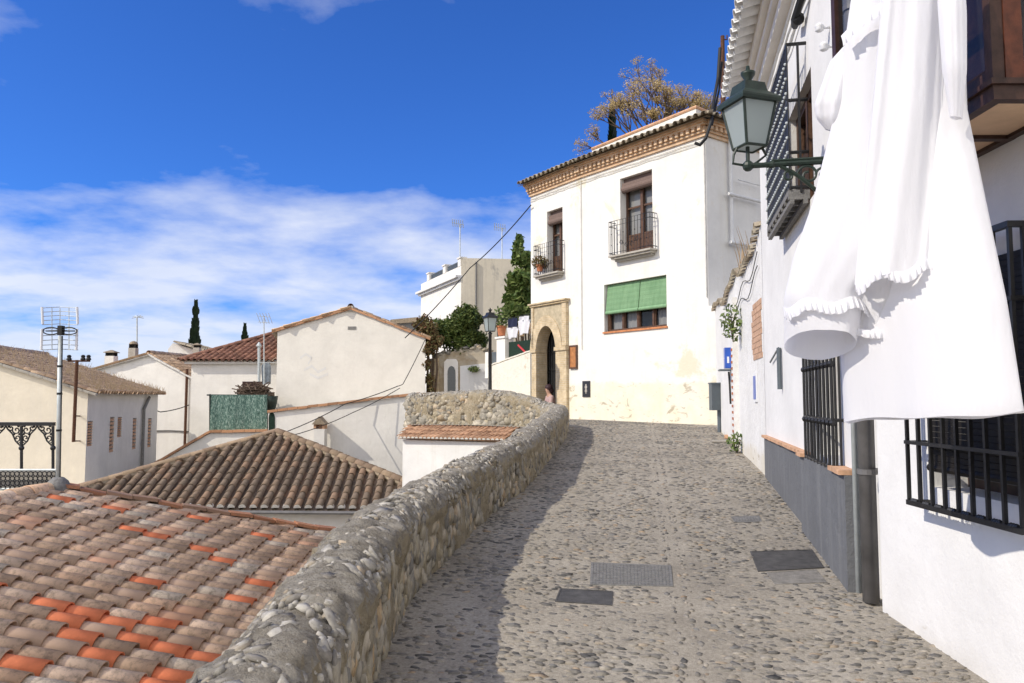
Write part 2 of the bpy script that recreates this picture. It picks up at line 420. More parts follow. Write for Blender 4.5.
def m_frost():
    q = NT('frosted_lantern_glass'); q.fin((.50, .56, .55), .35, .5)
    t = q.n('ShaderNodeBsdfTranslucent'); t.inputs[0].default_value = (.7, .76, .74, 1); mx = q.n('ShaderNodeMixShader'); mx.inputs[0].default_value = .5
    q.l(q.b.outputs[0], mx.inputs[1]); q.l(t.outputs[0], mx.inputs[2]); q.l(mx.outputs[0], q.out.inputs[0]); return q.m
M['frost'] = m_frost()
# tiles: the last 13 percent of tiles are new and orange
M['tile_near'] = tilemat('weathered_roof_tiles', [(0, (.66, .47, .33)), (.2, (.57, .40, .275)), (.36, (.72, .54, .40)), (.54, (.49, .345, .24)), (.64, (.70, .47, .315)), (.78, (.68, .57, .445)), (.86, (.72, .43, .28)), (.94, (.58, .41, .295))], amt=.6)
M['tile_brown'] = tilemat('dark_brown_tiles', [(0, (.21, .16, .12)), (.3, (.24, .175, .125)), (.6, (.19, .145, .11)), (.8, (.26, .175, .12)), (1, (.23, .17, .125))], amt=.75)
M['tile_red'] = tilemat('red_brown_tiles', [(0, (.25, .125, .09)), (.4, (.31, .16, .11)), (.7, (.21, .11, .08)), (1, (.33, .18, .13))], amt=.45)
M['tile_tan'] = tilemat('straw_coloured_tiles', [(0, (.66, .46, .29)), (.4, (.72, .52, .34)), (.7, (.56, .38, .25)), (1, (.76, .56, .38))], amt=.45, dirt=(.22, .16, .11))
M['tile_grey'] = tilemat('lichen_grey_tiles', [(0, (.34, .30, .23)), (.4, (.27, .22, .16)), (.7, (.42, .36, .27)), (1, (.3, .25, .19))], amt=.5)
M['tile_white'] = simple('whitewashed_tiles', (.74, .74, .72), .9, .12, 9, bump=.3)
M['tile_hip'] = simple('hip_mortar', (.30, .24, .17), .95, .35, 14, bump=.5)
M['cobble'] = stonemat('cobble_stones', [(0, (.085, .083, .08)), (.2, (.17, .16, .145)), (.45, (.25, .23, .195)), (.62, (.30, .265, .215)), (.78, (.19, .185, .175)), (.92, (.36, .325, .27)), (1, (.33, .25, .17))], speck=(.42, .37, .30), speck_amt=.45, dark_amt=.2, ns=25, rough=.75)
M['rock'] = stonemat('wall_stones', [(0, (.20, .19, .17)), (.25, (.34, .31, .25)), (.5, (.42, .36, .25)), (.7, (.27, .25, .21)), (.85, (.50, .45, .36)), (1, (.44, .32, .19))], ns=14, speck_amt=.3, dark_amt=.35)
M['cap_rock'] = stonemat('lichened_cap_stones', [(0, (.22, .20, .17)), (.3, (.36, .335, .29)), (.6, (.48, .45, .39)), (.85, (.28, .26, .22)), (1, (.42, .34, .24))], ns=20, speck_amt=.7, dark_amt=.6)
def m_parapet():
    q = NT('parapet_mortar'); p = q.pos()
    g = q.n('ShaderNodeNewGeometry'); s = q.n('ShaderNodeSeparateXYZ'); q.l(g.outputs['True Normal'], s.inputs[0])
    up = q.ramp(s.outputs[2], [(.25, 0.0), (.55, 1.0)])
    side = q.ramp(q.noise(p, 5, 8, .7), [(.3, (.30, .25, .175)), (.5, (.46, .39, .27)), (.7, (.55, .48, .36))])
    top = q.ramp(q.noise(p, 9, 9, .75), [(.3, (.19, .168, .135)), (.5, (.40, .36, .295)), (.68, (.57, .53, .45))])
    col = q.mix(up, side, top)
    a = q.ramp(q.noise(p, 30, 7, .8), [(.6, 0.0), (.68, 1.0)]); col = q.mix(q.math('MULTIPLY', a, .7), col, (.66, .64, .58))
    b = q.ramp(q.noise(p, 11, 8, .8), [(.58, 0.0), (.66, 1.0)]); col = q.mix(q.math('MULTIPLY', b, .6), col, (.06, .055, .05))
    q.bump(q.math('ADD', q.noise(p, 25, 8, .75), q.math('MULTIPLY', q.noise(p, 90, 4), .5)), 1.0, .05)
    return q.fin(col, .95, .12)
M['parapet'] = m_parapet()
def m_street():
    q = NT('street_mortar'); p = q.pos()
    col = q.ramp(q.noise(p, 1.3, 8, .65), [(.3, (.29, .258, .21)), (.55, (.39, .35, .285)), (.75, (.45, .41, .345))])
    col = q.mix(1.0, col, q.ramp(q.noise(p, 40, 6, .75), [(.3, .6), (.7, 1.25)]), 'MULTIPLY')
    q.bump(q.math('ADD', q.noise(p, 35, 7, .7), q.noise(p, 130, 3)), .6, .012); return q.fin(col, .85, .2)
M['street'] = m_street()

# ------------------------------------------------------------------ roof tiles
def half_tile(mb, c, n, ax, sd_, L, r0, r1, seg=7, th=.014, lip=True):
    """one curved cover tile: c = centre of its upper end, ax = down the slope, sd_ = across, n = out of the roof"""
    vs = []; fs = []
    for end, (pos, r) in enumerate(((c, r0), (c + ax * L, r1))):
        for k in range(seg + 1):
            a = math.pi * k / seg
            vs.append(pos + sd_ * (math.cos(a) * r) + n * (math.sin(a) * r * .92))
    m = seg + 1
    for k in range(seg): fs.append((k, m + k, m + k + 1, k + 1))
    if lip:
        r = r1 - th; pos = c + ax * L
        for k in range(m):
            a = math.pi * k / seg; vs.append(pos + sd_ * (math.cos(a) * r) + n * (math.sin(a) * r * .92))
        for k in range(m):
            a = math.pi * k / seg; vs.append(pos - ax * (L * .5) + sd_ * (math.cos(a) * r) + n * (math.sin(a) * r * .9))
        for k in range(seg):
            fs.append((m + k, 2 * m + k, 2 * m + k + 1, m + k + 1)); fs.append((2 * m + k, 3 * m + k, 3 * m + k + 1, 2 * m + k + 1))
    mb.add(vs, fs)
def roof_frame(corners):
    c = [V(p) for p in corners]; n = V((0, 0, 0))
    for i in range(len(c)):
        a, b = c[i], c[(i + 1) % len(c)]; n += a.cross(b)
    n.normalize()
    if n.z < 0: n = -n
    u = V((0, 0, 1)).cross(n); u = u.normalized() if u.length > 1e-4 else V((1, 0, 0)); d = u.cross(n).normalized()
    if d.z > 0: d = -d
    return c, n, u, d
def tile_roof(mb, corners, spacing=.25, expo=.31, r=.095, seg=7, jit=.012, chan=True, sheet=None, down=None, clip=True, lip=True, cdep=.055, tilt=.03, alt=None):
    c, n, u, d = roof_frame(corners)
    if down is not None:
        d = V(down) - n * V(down).dot(n); d.normalize(); u = d.cross(n).normalized()
    o = c[0]; P = [((p - o).dot(u), (p - o).dot(d)) for p in c]
    a0, a1 = min(p[0] for p in P), max(p[0] for p in P)
    if sheet is not None: sheet.quad(*[p - n * (.07 - cdep) for p in c])
    a = a0 + spacing * .5; ends = []
    while a < a1:
        xs = []
        for i in range(len(P)):
            (x0, y0), (x1, y1) = P[i], P[(i + 1) % len(P)]
            if (x0 <= a < x1) or (x1 <= a < x0): xs.append(y0 + (y1 - y0) * (a - x0) / (x1 - x0))
        xs.sort()
        for b0, b1 in zip(xs[::2], xs[1::2]):
            k = 0; b = b1
            ends.append((a, b1))
            wob = random.uniform(-jit, jit)
            while b > b0 + .04:
                L = min(expo + .09, b - b0 + .02)
                ja = wob + random.uniform(-jit, jit)
                pos = o + u * (a + ja) + d * (b - L) + n * random.uniform(-.004, .006)
                ax = (d + n * tilt + u * random.uniform(-.03, .03)).normalized()
                sdv = ax.cross(n).normalized()
                half_tile(alt[0] if alt and random.random() < alt[1](pos) else mb, pos, n, ax, sdv, L, r * .86, r, seg, lip=lip)
                if chan:
                    pc = o + u * (a + spacing / 2 + ja) + d * (b - L) + n * cdep
                    half_tile(mb, pc, -n, d, sdv, L, r * .95, r * .8, max(4, seg - 2), lip=False)
                b -= expo * random.uniform(.96, 1.04); k += 1
        a += spacing
    return o, n, u, d, ends
def ridge_tiles(mb, p0, p1, r=.11, expo=.33, seg=7):
    p0, p1 = V(p0), V(p1); ax = p1 - p0; L = ax.length; ax.normalize(); sdv = ax.cross(V((0, 0, 1))).normalized(); n = sdv.cross(ax)
    k = 0
    while k * expo < L:
        l = min(expo + .07, L - k * expo + .04)
        half_tile(mb, p0 + ax * (k * expo) + n * random.uniform(-.006, .006), n, (ax + sdv * random.uniform(-.03, .03)).normalized(), sdv, l, r * .9, r, seg); k += 1

# ------------------------------------------------------------------ scattered stones (one mesh, each stone its own island)
def _ico(sub):
    b = bmesh.new(); bmesh.ops.create_icosphere(b, subdivisions=sub, radius=1.0)
    v = np.array([x.co[:] for x in b.verts]); f = np.array([[q.index for q in x.verts] for x in b.faces]); b.free(); return v, f
ICO1, ICO2 = _ico(1), _ico(2)
def stones_mesh(name, P, A, B, N, size, tmpl, rough=.1, mat=None, sq=1.0):
    """P centres, A/B/N orthonormal axes (k,3), size (k,3) half-lengths along A,B,N"""
    tv, tf = tmpl; k = len(P); nv = len(tv)
    t = np.sign(tv) * np.abs(tv) ** sq
    jit = 1 + RNG.normal(0, rough, (k, nv, 1)).clip(-2 * rough, 2 * rough)
    loc = t[None] * jit * size[:, None, :]
    co = P[:, None, :] + loc[..., 0:1] * A[:, None, :] + loc[..., 1:2] * B[:, None, :] + loc[..., 2:3] * N[:, None, :]
    f = (tf[None] + (np.arange(k) * nv)[:, None, None]).reshape(-1, 3)
    me = bpy.data.meshes.new(name); nvt = k * nv; nf = len(f)
    me.vertices.add(nvt); me.vertices.foreach_set('co', co.reshape(-1).astype(np.float32))
    me.loops.add(nf * 3); me.loops.foreach_set('vertex_index', f.reshape(-1).astype(np.int32))
    me.polygons.add(nf); me.polygons.foreach_set('loop_start', (np.arange(nf) * 3).astype(np.int32))
    me.polygons.foreach_set('use_smooth', np.ones(nf, dtype=bool))
    me.update(calc_edges=True); me.validate(); me.materials.append(mat); return me
def leaves(mb, C, R, n, size, squash=1.0, shell=.35):
    """n leaf quads spread through a lump of radius R round C"""
    for _ in range(n):
        d = V(RNG.normal(0, 1, 3)).normalized(); q = R * (shell + (1 - shell) * random.random()) ** .6
        q = R * random.random() ** (1 / 2.4)
        if R > .45 and random.random() < .08: q *= random.uniform(1.02, 1.25)
        p = V(C) + V((d.x * q, d.y * q, d.z * q * squash))
        a = V(RNG.normal(0, 1, 3)).normalized(); b = a.orthogonal().normalized(); s = size * random.uniform(.6, 1.3)
        mb.quad(p - a * s, p + b * s * .55, p + a * s, p - b * s * .55)

# ================================================================== SETTING
me = MB(); S = 6000
me.quad((-S, -S, -6.5), (S, -S, -6.5), (S, S, -6.5), (-S, S, -6.5))
single('terrain', me, M['earth'], kind='structure')

LEFT = [(-6, -.6), (1.5, -.64), (4.2, -.69), (5.38, -.68), (7.63, -.35), (10.43, .25), (14.5, .85), (18.49, 1.37)]   # (y, x) foot of the parapet on the street
RIGHT = [(-6, 2.38), (5.42, 2.39), (7.54, 2.83), (10.87, 3.53), (18.22, 4.83), (20.4, 5.5)]
def lx(y): return float(np.interp(y, [a for a, b in LEFT], [b for a, b in LEFT]))
def rx(y): return float(np.interp(y, [a for a, b in RIGHT], [b for a, b in RIGHT]))
st = MB(); ys = [-6 + .25 * i for i in range(int(26 / .25) + 1)]; nx = 14
for j, y in enumerate(ys):
    l = lx(y) - .2 if y < 18.6 else lx(18.49) - .2 - max(0, y - 18.6) * 1.6; r = rx(y) + .25
    if y >= 19.9: l = -1.4
    for i in range(nx + 1):
        x = l + (r - l) * i / nx; st.v.append((x, y, ground_z(x, y) + .006 * mnoise.noise(V((x * 1.5, y * 1.5, 0)))))
for j in range(len(ys) - 1):
    for i in range(nx):
        a = j * (nx + 1) + i; st.f.append((a, a + 1, a + nx + 2, a + nx + 1))
single('street', st, M['street'], kind='structure', smooth=True)
al = MB()
for i in range(8):
    y0, y1 = 20 + i * 1.5, 21.5 + i * 1.5
    al.quad((-2.6, y0, ground_z(0, y0) - .004), (7, y0, ground_z(0, y0) - .004), (7, y1, ground_z(0, y1) - .004), (-2.6, y1, ground_z(0, y1) - .004))
single('side_street', al, M['street'], kind='structure')

# walls' plan
_X = lambda px, Y: at(px, 330, Y).x
PA, PB, PC = (_X(531, 26.2), 26.2), (_X(582, 23.9), 23.9), (_X(709, 20.0), 20.0)
MHL, MHR = W(PA, PB), W(PB, PC)
MHT = W(PC, (PC[0] + 4.8, PC[1] + 3.6))
R1 = W((4.95, 18.9), (3.55, 10.97)); R2 = W((3.553, 10.97), (2.425, 5.54)); R3 = W((2.38, 5.12), (2.38, -5.0))

# street ironwork: corners of each cover on the ground
COVERS = [('slate', [(560, 589), (613, 592), (612, 606), (555, 602)], 'small dark iron cover set flush among the cobbles, nearest the stone parapet', 'manhole_cover'),
          ('concrete', [(591, 563), (671, 566), (673, 587), (590, 585)], 'wide grey ridged utility cover in the middle of the cobbled street', 'manhole_cover'),
          ('slate', [(750, 552), (812, 550), (824, 568), (758, 572)], 'dark worn utility cover beside the house with the grey dado', 'manhole_cover'),
          ('cement', [(766, 573), (816, 570), (827, 583), (775, 585)], 'plain grey cement utility cover touching the dark worn one by the wall', 'manhole_cover'),
          ('concrete', [(731, 517), (759, 516), (762, 522), (735, 523)], 'tiny slotted drain grate farther up the cobbled street', 'drain_grate')]
QUADS = []
for mt, q, lab, nm in COVERS:
    QUADS.append([(p.x, p.y) for p in (G(*c) for c in q)])
def inside(x, y, q, grow=.02):
    cx_ = sum(p[0] for p in q) / 4; cy_ = sum(p[1] for p in q) / 4; sgn = None
    for i in range(4):
        (ax, ay), (bx, by) = q[i], q[(i + 1) % 4]
        ax += (ax - cx_) * grow * 4; bx += (bx - cx_) * grow * 4; ay += (ay - cy_) * grow * 4; by += (by - cy_) * grow * 4
        c = (bx - ax) * (y - ay) - (by - ay) * (x - ax)
        if sgn is None: sgn = c > 0
        elif (c > 0) != sgn: return False
    return True
def covers_hit(x, y): return any(inside(x, y, q) for q in QUADS)
def rib_x(y): return 1.12 + (y - 5.3) * .166
def in_front_of_house(x, y):
    for w in (MHR, MHL):
        if (V((x, y, 0)) - w.p0).dot(w.n) < .08: return False
    return True
def cobbles(y0, y1, dx, dy, tmpl, name):
    P = []; ang = []; sz = []
    y = y0
    row = 0
    while y < y1:
        l, r = (lx(y) + .02, rx(y) - .02) if y < 18.6 else (max(-1.2, lx(18.49) - (y - 18.6) * .9), rx(y))
        x = l + (row % 2) * dx * .5
        while x < r:
            px_, py_ = x + RNG.normal(0, dx * .2), y + RNG.normal(0, dy * .25)
            rb = abs(px_ - rib_x(py_))
            if RNG.random() < .93 and not covers_hit(px_, py_) and in_front_of_house(px_, py_) and not (rb < .022 or .085 < rb < .125):
                f = RNG.uniform(.7, 1.2) * (1.35 if RNG.random() < .12 else 1)
                P.append((px_, py_, ground_z(px_, py_) - .012 * RNG.random() - .001))
                if rb < .085: ang.append(math.pi / 2 - .16 + RNG.normal(0, .10))
                else: ang.append(-.22 + .5 * mnoise.noise(V((px_ * .7, py_ * .7, 3))) + RNG.normal(0, .3))
                sz.append((dx * .52 * f, dy * .49 * f * RNG.uniform(.8, 1.2), RNG.uniform(.009, .015)))
            x += dx
        y += dy; row += 1
    P = np.array(P); ang = np.array(ang); k = len(P)
    A = np.stack([np.cos(ang), np.sin(ang), np.full(k, .0)], 1); N = np.stack([RNG.normal(0, .10, k), RNG.normal(-.0465, .10, k), np.ones(k)], 1)
    N /= np.linalg.norm(N, axis=1, keepdims=True); A -= N * (A * N).sum(1, keepdims=True); A /= np.linalg.norm(A, axis=1, keepdims=True)
    B = np.cross(N, A)
    me_ = stones_mesh(name, P, A, B, N, np.array(sz), tmpl, .08, M['cobble'], .85)
    o = new_obj(name, me_, (0, 0, 0)); o['kind'] = 'structure'
cobbles(2.6, 9.0, .068, .039, ICO2 if False else ICO1, 'street_cobbles')
cobbles(9.0, 23.5, .085, .050, ICO1, 'street_cobbles')

for (mt, q, lab, nm), Q in zip(COVERS, QUADS):
    pts = [V((x, y, ground_z(x, y) + .007)) for x, y in Q]
    top = MB()
    c = sum(pts, V((0, 0, 0))) / 4
    t = thing(nm, c, lab, 'drain grate' if 'grate' in nm else 'utility cover')
    fr = MB(); inn = [p + (c - p) * .06 for p in pts]
    for i in range(4):
        a, b, d, e = pts[i], pts[(i + 1) % 4], inn[(i + 1) % 4], inn[i]
        fr.prism([a, b, d, e], (0, 0, -.05))
    part('frame', fr, M[mt], t)
    pl = MB(); pl.prism([p + V((0, 0, -.003)) for p in inn], (0, 0, -.04))
    ex = (inn[1] - inn[0]); ey = (inn[3] - inn[0])
    nr, nc = (9, 22) if nm == 'manhole_cover' else (1, 9)
    for i in range(nr):
        for j in range(nc):
            f0, f1 = (j + .18) / nc, (j + .82) / nc; g0, g1 = (i + .2) / nr, (i + .8) / nr
            B_ = lambda f, g: inn[0].lerp(inn[1], f).lerp(inn[3].lerp(inn[2], f), g)
            if mt in ('cement', 'slate'): continue
            pl.prism([B_(f0, g0) - V((0, 0, .004)), B_(f1, g0) - V((0, 0, .004)), B_(f1, g1) - V((0, 0, .004)), B_(f0, g1) - V((0, 0, .004))], (0, 0, .0055))
    part('plate', pl, M[mt], t)

# ------------------------------------------------------------------ the rubble parapet that follows the street and turns away at the top
def catmull(pts, n=12):
    out = []
    for i in range(len(pts) - 1):
        p0, p1, p2, p3 = (np.array(pts[max(0, min(len(pts) - 1, i + k))], float) for k in (-1, 0, 1, 2))
        for k in range(n):
            t = k / n
            out.append(.5 * ((2 * p1) + (-p0 + p2) * t + (2 * p0 - 5 * p1 + 4 * p2 - p3) * t * t + (-p0 + 3 * p1 - 3 * p2 + p3) * t ** 3))
    out.append(np.array(pts[-1], float)); return out
def parapet():
    w = .21
    zt = lambda x, y: ground_z(x, y) + .60
    ctl = []
    for y in (-5, -2, 0, 1.5, 3, 4.2, 5.38, 6.5, 7.63, 9, 10.43, 12.5, 14.5, 16.5):
        sl = (lx(y + .4) - lx(y - .4)) / .8; k = math.sqrt(1 + sl * sl)
        ctl.append((lx(y) - w * k, y, zt(0, y)))
    a = at(529, 396, 19.75); b = at(497, 390, 20.1); c = at(460, 391, 20.5); d = at(419, 393, 20.9)
    ctl += [(1.06, 18.0, zt(0, 18.0)), (1.10, 18.75, 1.44), (.86, 19.35, 1.50), (a.x, a.y, a.z), (b.x, b.y, b.z), (c.x, c.y, c.z), (d.x, d.y, d.z), (d.x - .15, d.y + .05, d.z)]
    path = catmull(ctl, 52)
    prof = [(-w, -.25), (-w, .02), (-w, .15), (-w, .28), (-w * 1.0, .38)]
    for i in range(21):
        th = math.pi * i / 20; prof.append((-w * 1.06 * math.cos(th), .40 + .20 * math.sin(th) ** .8))
    prof += [(w, .33), (w, .2), (w, 0), (w, -.3), (w, -.7), (w, -1.3), (w, -2.5), (w, -7.5)]
    vs = []; fs = []; m = len(prof); frames = []
    for i, p in enumerate(path):
        t = (path[min(i + 1, len(path) - 1)] - path[max(i - 1, 0)]); t = V((t[0], t[1], 0)).normalized(); L = V((-t.y, t.x, 0))
        frames.append((V(p), t, L))
        for o, z in prof:
            q = V((p[0], p[1], p[2] - .60)) + L * o + V((0, 0, z))
            k = mnoise.fractal(q * 2.2, 1.0, 2.0, 4) * .032 + mnoise.fractal(q * 9, .8, 2.0, 4) * .022 + mnoise.fractal(q * 30, .9, 2.0, 3) * .009
            q += (L * (1 if o > 0 else -1) * (abs(o) > .12) + V((0, 0, 1)) * (z > .42)) * k
            vs.append(q)
    for i in range(len(path) - 1):
        for k in range(m - 1): fs.append((i * m + k, i * m + k + 1, (i + 1) * m + k + 1, (i + 1) * m + k))
    fs.append(tuple(range(m))); fs.append(tuple((len(path) - 1) * m + k for k in range(m))[::-1])
    mb = MB(); mb.v = [tuple(v) for v in vs]; mb.f = fs
    T = thing('stone_parapet', (-.9, 3, 0), 'long curving rubble stone parapet with rounded lichen grey cap beside the cobbled street', 'stone wall')
    part('wall_body', mb, M['parapet'], T, smooth=True)
    # stones
    def scatter(n, kind):
        P = []; A = []; B = []; N = []; S = []
        wt = np.array([1.0 if f[0].y < 6 else .75 for f in frames]); 
        for _ in range(n):
            while True:
                f = frames[int(RNG.integers(80, len(frames) - 1))]
                if kind == 'outer' and f[0].y < 18.6 : continue
                if RNG.random() < (1.0 if f[0].y < 9 else .7): break
            p, t, L = f; p = p + t * RNG.uniform(-.06, .06)
            if kind == 'cap':
                th = RNG.uniform(.12, math.pi - .05); o = -w * 1.06 * math.cos(th); z = .40 + .20 * math.sin(th) ** .8
                nn = (L * (-math.cos(th)) + V((0, 0, 1)) * math.sin(th)).normalized()
                s0 = RNG.lognormal(math.log(.026), .5); sz = (min(s0, .08), min(s0 * RNG.uniform(.5, .9), .055), .016 * RNG.uniform(.6, 1.2)); rot = RNG.uniform(0, math.pi)
                dep = -.0125; nn = (nn + V(RNG.normal(0, .14, 3))).normalized()
            elif kind == 'side':
                o = -w; z = RNG.uniform(.0, .42); nn = -L; s0 = RNG.lognormal(math.log(.062), .42); s0 = min(s0, .13)
                sz = (s0 * RNG.uniform(.55, .9), s0, .026); rot = RNG.normal(0, .5); dep = -.009
            else:
                o = w; z = RNG.uniform(-.55, .42); nn = L; s0 = min(RNG.lognormal(math.log(.085), .4), .17); sz = (s0, s0 * RNG.uniform(.6, .9), .034); rot = RNG.normal(0, .5); dep = -.016
            c = V((p.x, p.y, p.z - .60)) + L * o + V((0, 0, z)) + nn * dep
            a = t - nn * t.dot(nn); a.normalize(); b = nn.cross(a)
            a2 = a * math.cos(rot) + b * math.sin(rot); b2 = nn.cross(a2)
            P.append(c); A.append(a2); B.append(b2); N.append(nn); S.append(sz)
        return [np.array(q, float) for q in (P, A, B, N, S)]
    def mesh(name, data, mat):
        P, A, B, N, S = data; off = np.array(OFF[T.name])
        me_ = stones_mesh(name, P - off, A, B, N, S, ICO1, .15, mat, .65)
        new_obj(name, me_, OFF[T.name], T)
    mesh('cap_stones', scatter(4600, 'cap'), M['cap_rock'])
    mesh('facing_stones', scatter(1500, 'side'), M['rock'])
    mesh('outer_stones', scatter(800, 'outer'), M['rock'])
parapet()

# ================================================================== MAIN HOUSE
def bars_on(w, mb, ts, z0, z1, o, r=.008, n=6):
    for t in ts: mb.tube([w.pt(t, z0, o), w.pt(t, z1, o)], r, n)

def main_house():
    T = thing('white_house', (PB[0], PB[1], .9), 'tall white corner house with brick cornice and green window blind', 'house')
    zt = MHR.hit(704, 136)[1]; z0 = .7
    tB, _ = MHR.hit(582, 200)
    # openings
    bx0, bz1 = MHR.hit(620, 179); bx1, _ = MHR.hit(652, 172); _, bz0 = MHR.hit(652, 249.5)
    gx0, gz1 = MHR.hit(604, 285); gx1, gz0 = MHR.hit(667, 326)
    lx0, lz1 = MHL.hit(547, 212); lx1, _ = MHL.hit(562.5, 203); _, lz0 = MHL.hit(562.5, 271.5)
    ax0, _ = MHL.hit(533.5, 330); ax1, _ = MHL.hit(565.5, 330); az1 = MHL.hit(551, 316)[1]
    lx0, lx1 = max(.3, lx0), lx1
    wl = MB()
    MHR.panel(wl, 0, MHR.L, z0, zt, [(bx0, bx1, bz0, bz1), (gx0, gx1, gz0, gz1)], .30)
    MHL.panel(wl, 0, MHL.L, z0, zt, [(lx0, lx1, lz0, lz1), (ax0, ax1, z0 + .02, az1)], .45)
    back = [V((PA[0] + 2.5, PA[1] + 5, 0)), V((PC[0] + 4.8, PC[1] + 3.6, 0))]
    ext = .62
    for a, b in ((MHT.pt(0, 0), MHT.p1), (V((PC[0] + 4.8, PC[1] + 3.6, 0)), back[0]), (back[0], MHL.p0)):
        wl.quad(V((a.x, a.y, z0)), V((b.x, b.y, z0)), V((b.x, b.y, zt)), V((a.x, a.y, zt)))
    wl.quad(*[V((p.x, p.y, zt - .01)) for p in (MHL.p0, MHR.p0, MHR.p1, MHT.p1, back[0])])
    wall = part('wall', wl, M['main'], T)
    bt = MB(); zb = MHR.hit(709, 306)[1]
    MHR.box(bt, MHR.L + .001, MHR.L + ext, z0, zb, -1.2, -.002); part('buttress', bt, M['main'], T)
    # cornice: bands of brick, dentils between
    cs = MB(); dn = cs
    for w, a, b in ((MHL, -.02, MHL.L), (MHR, 0.0, MHR.L), (MHT, 0.0, MHT.L)):
        for k, (o, h0, h1) in enumerate(((.06, -.02, .07), (.11, .07, .13), (.20, .25, .31), (.26, .31, .385))):
            w.box(cs, a - o * .3, b + o * .55, zt + h0, zt + h1, -.2, o)
        w.box(cs, a, b + .04, zt + .128, zt + .252, -.2, .085)
        t = a
        while t < b:
            w.box(dn, t, t + .10, zt + .131, zt + .249, .08, .19); t += .19
    part('cornice', cs, M['cornice'], T)
    # roof: a skirt of old tiles over the cornice, hipped back to a raised attic
    rt = MB(); sh = MB(); z_e = zt + .40; oh = .40
    def corner(w1, w2, o):
        n = (w1.n + w2.n); n = n / (n.length_squared / 2); return w1.p1 + n * o
    eA = MHL.p0 + MHL.n * oh - MHL.d * .25; eB = corner(MHL, MHR, oh); eC = corner(MHR, MHT, oh); eD = MHT.p1 + MHT.n * oh
    iA, iB, iC, iD = MHL.p0 - MHL.n * 1.5, corner(MHL, MHR, -1.5), corner(MHR, MHT, -1.5), MHT.p1 - MHT.n * 1.5
    up = .62
    for p, q, qi, pi_ in ((eA, eB, iB, iA), (eB, eC, iC, iB), (eC, eD, iD, iC)):
        cs_ = [V((p.x, p.y, z_e)), V((q.x, q.y, z_e)), V((qi.x, qi.y, z_e + up)), V((pi_.x, pi_.y, z_e + up))]
        tile_roof(rt, cs_, .24, .32, .10, 6, .012, True, sh)
        sh.quad(*[c - V((0, 0, .06)) for c in cs_][::-1])
    part('roof_tiles', rt, M['tile_grey'], T, smooth=True); part('roof_bed', sh, M['hip_bed'] if 'hip_bed' in M else M['tile_hip'], T)
    # raised attic behind the eaves
    q = [MHR.p0 - MHR.n * 1.3 + MHR.d * .0]
    aw = MB(); A0 = at(592, 150, 24.6); A1 = at(696, 108, 21.6); A2 = at(726, 121, 22.4)
    aw.prism([V((A0.x, A0.y, z_e + .2)), V((A1.x, A1.y, z_e + .2)), A1, A0], V((2.2, 3.2, 0)))
    aw.prism([V((A1.x, A1.y, z_e + .2)), V((A2.x, A2.y, z_e + .2)), A2, A1], V((1.8, 3.0, 0)))
    part('attic', aw, M['white'], T)
    ae = MB(); ae.tube([A0 + V((0, 0, .03)), A1 + V((0, 0, .03)), A2 + V((0, 0, .03))], .05, 6); part('attic_coping', ae, M['terra_pale'], T)

    # ---- balcony doors
    def balcony_door(w, x0, x1, zz0, zz1, depth, roll):
        fr = MB(); f = .05; mid = (x0 + x1) / 2; o = -depth + .01
        w.box(fr, x0, x0 + f, zz0, zz1, o - .05, o + .05); w.box(fr, x1 - f, x1, zz0, zz1, o - .05, o + .05)
        w.box(fr, x0 + f, x1 - f, zz1 - f, zz1, o - .05, o + .05); w.box(fr, mid - .05, mid + .05, zz0, zz1 - f, o - .045, o + .06)
        for xa, xb in ((x0 + f, mid - .05), (mid + .05, x1 - f)):
            w.box(fr, xa, xb, zz0, zz0 + .62, o - .03, o + .03)
            for zz in (zz0 + .62 + (zz1 - zz0 - .7) * .5,): w.box(fr, xa, xb, zz - .025, zz + .025, o - .03, o + .03)
            w.box(fr, xa + .05, xb - .05, zz0 + .12, zz0 + .5, o + .03, o + .045)
        d = part('balcony_door', fr, M['wood'], T)
        g = MB(); g.quad(*[w.pt(t, z, o - .01) for t, z in ((x0 + f, zz0 + .6), (x1 - f, zz0 + .6), (x1 - f, zz1 - f), (x0 + f, zz1 - f))]); part('pane', g, M['glass'], d)
        c = MB(); c.quad(*[w.pt(t, z, o - .08) for t, z in ((x0 + f, zz0 + .6), (x1 - f, zz0 + .6), (x1 - f, zz1 - f), (x0 + f, zz1 - f))]); part('curtain', c, M['curtain'], d)
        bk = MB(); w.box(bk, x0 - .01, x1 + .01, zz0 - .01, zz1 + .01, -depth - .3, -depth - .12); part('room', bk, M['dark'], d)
        b = MB(); zr = zz1 - .16; w.box(b, x0 + .02, x1 - .02, zr - .06, zz1 - .01, -.20, -.02 - .12)
        b.tube([w.pt(x0 + .02, zr - roll, -.12), w.pt(x1 - .02, zr - roll, -.12)], .105, 12)
        w.box(b, x0 + .02, x1 - .02, zr - roll, zr + .02, -.17, -.06)
        part('roller_blind', b, M['blind_roll'], T, smooth=False)
    balcony_door(MHR, bx0, bx1, bz0, bz1, .30, .16); balcony_door(MHL, lx0, lx1, lz0, lz1, .30, .2)
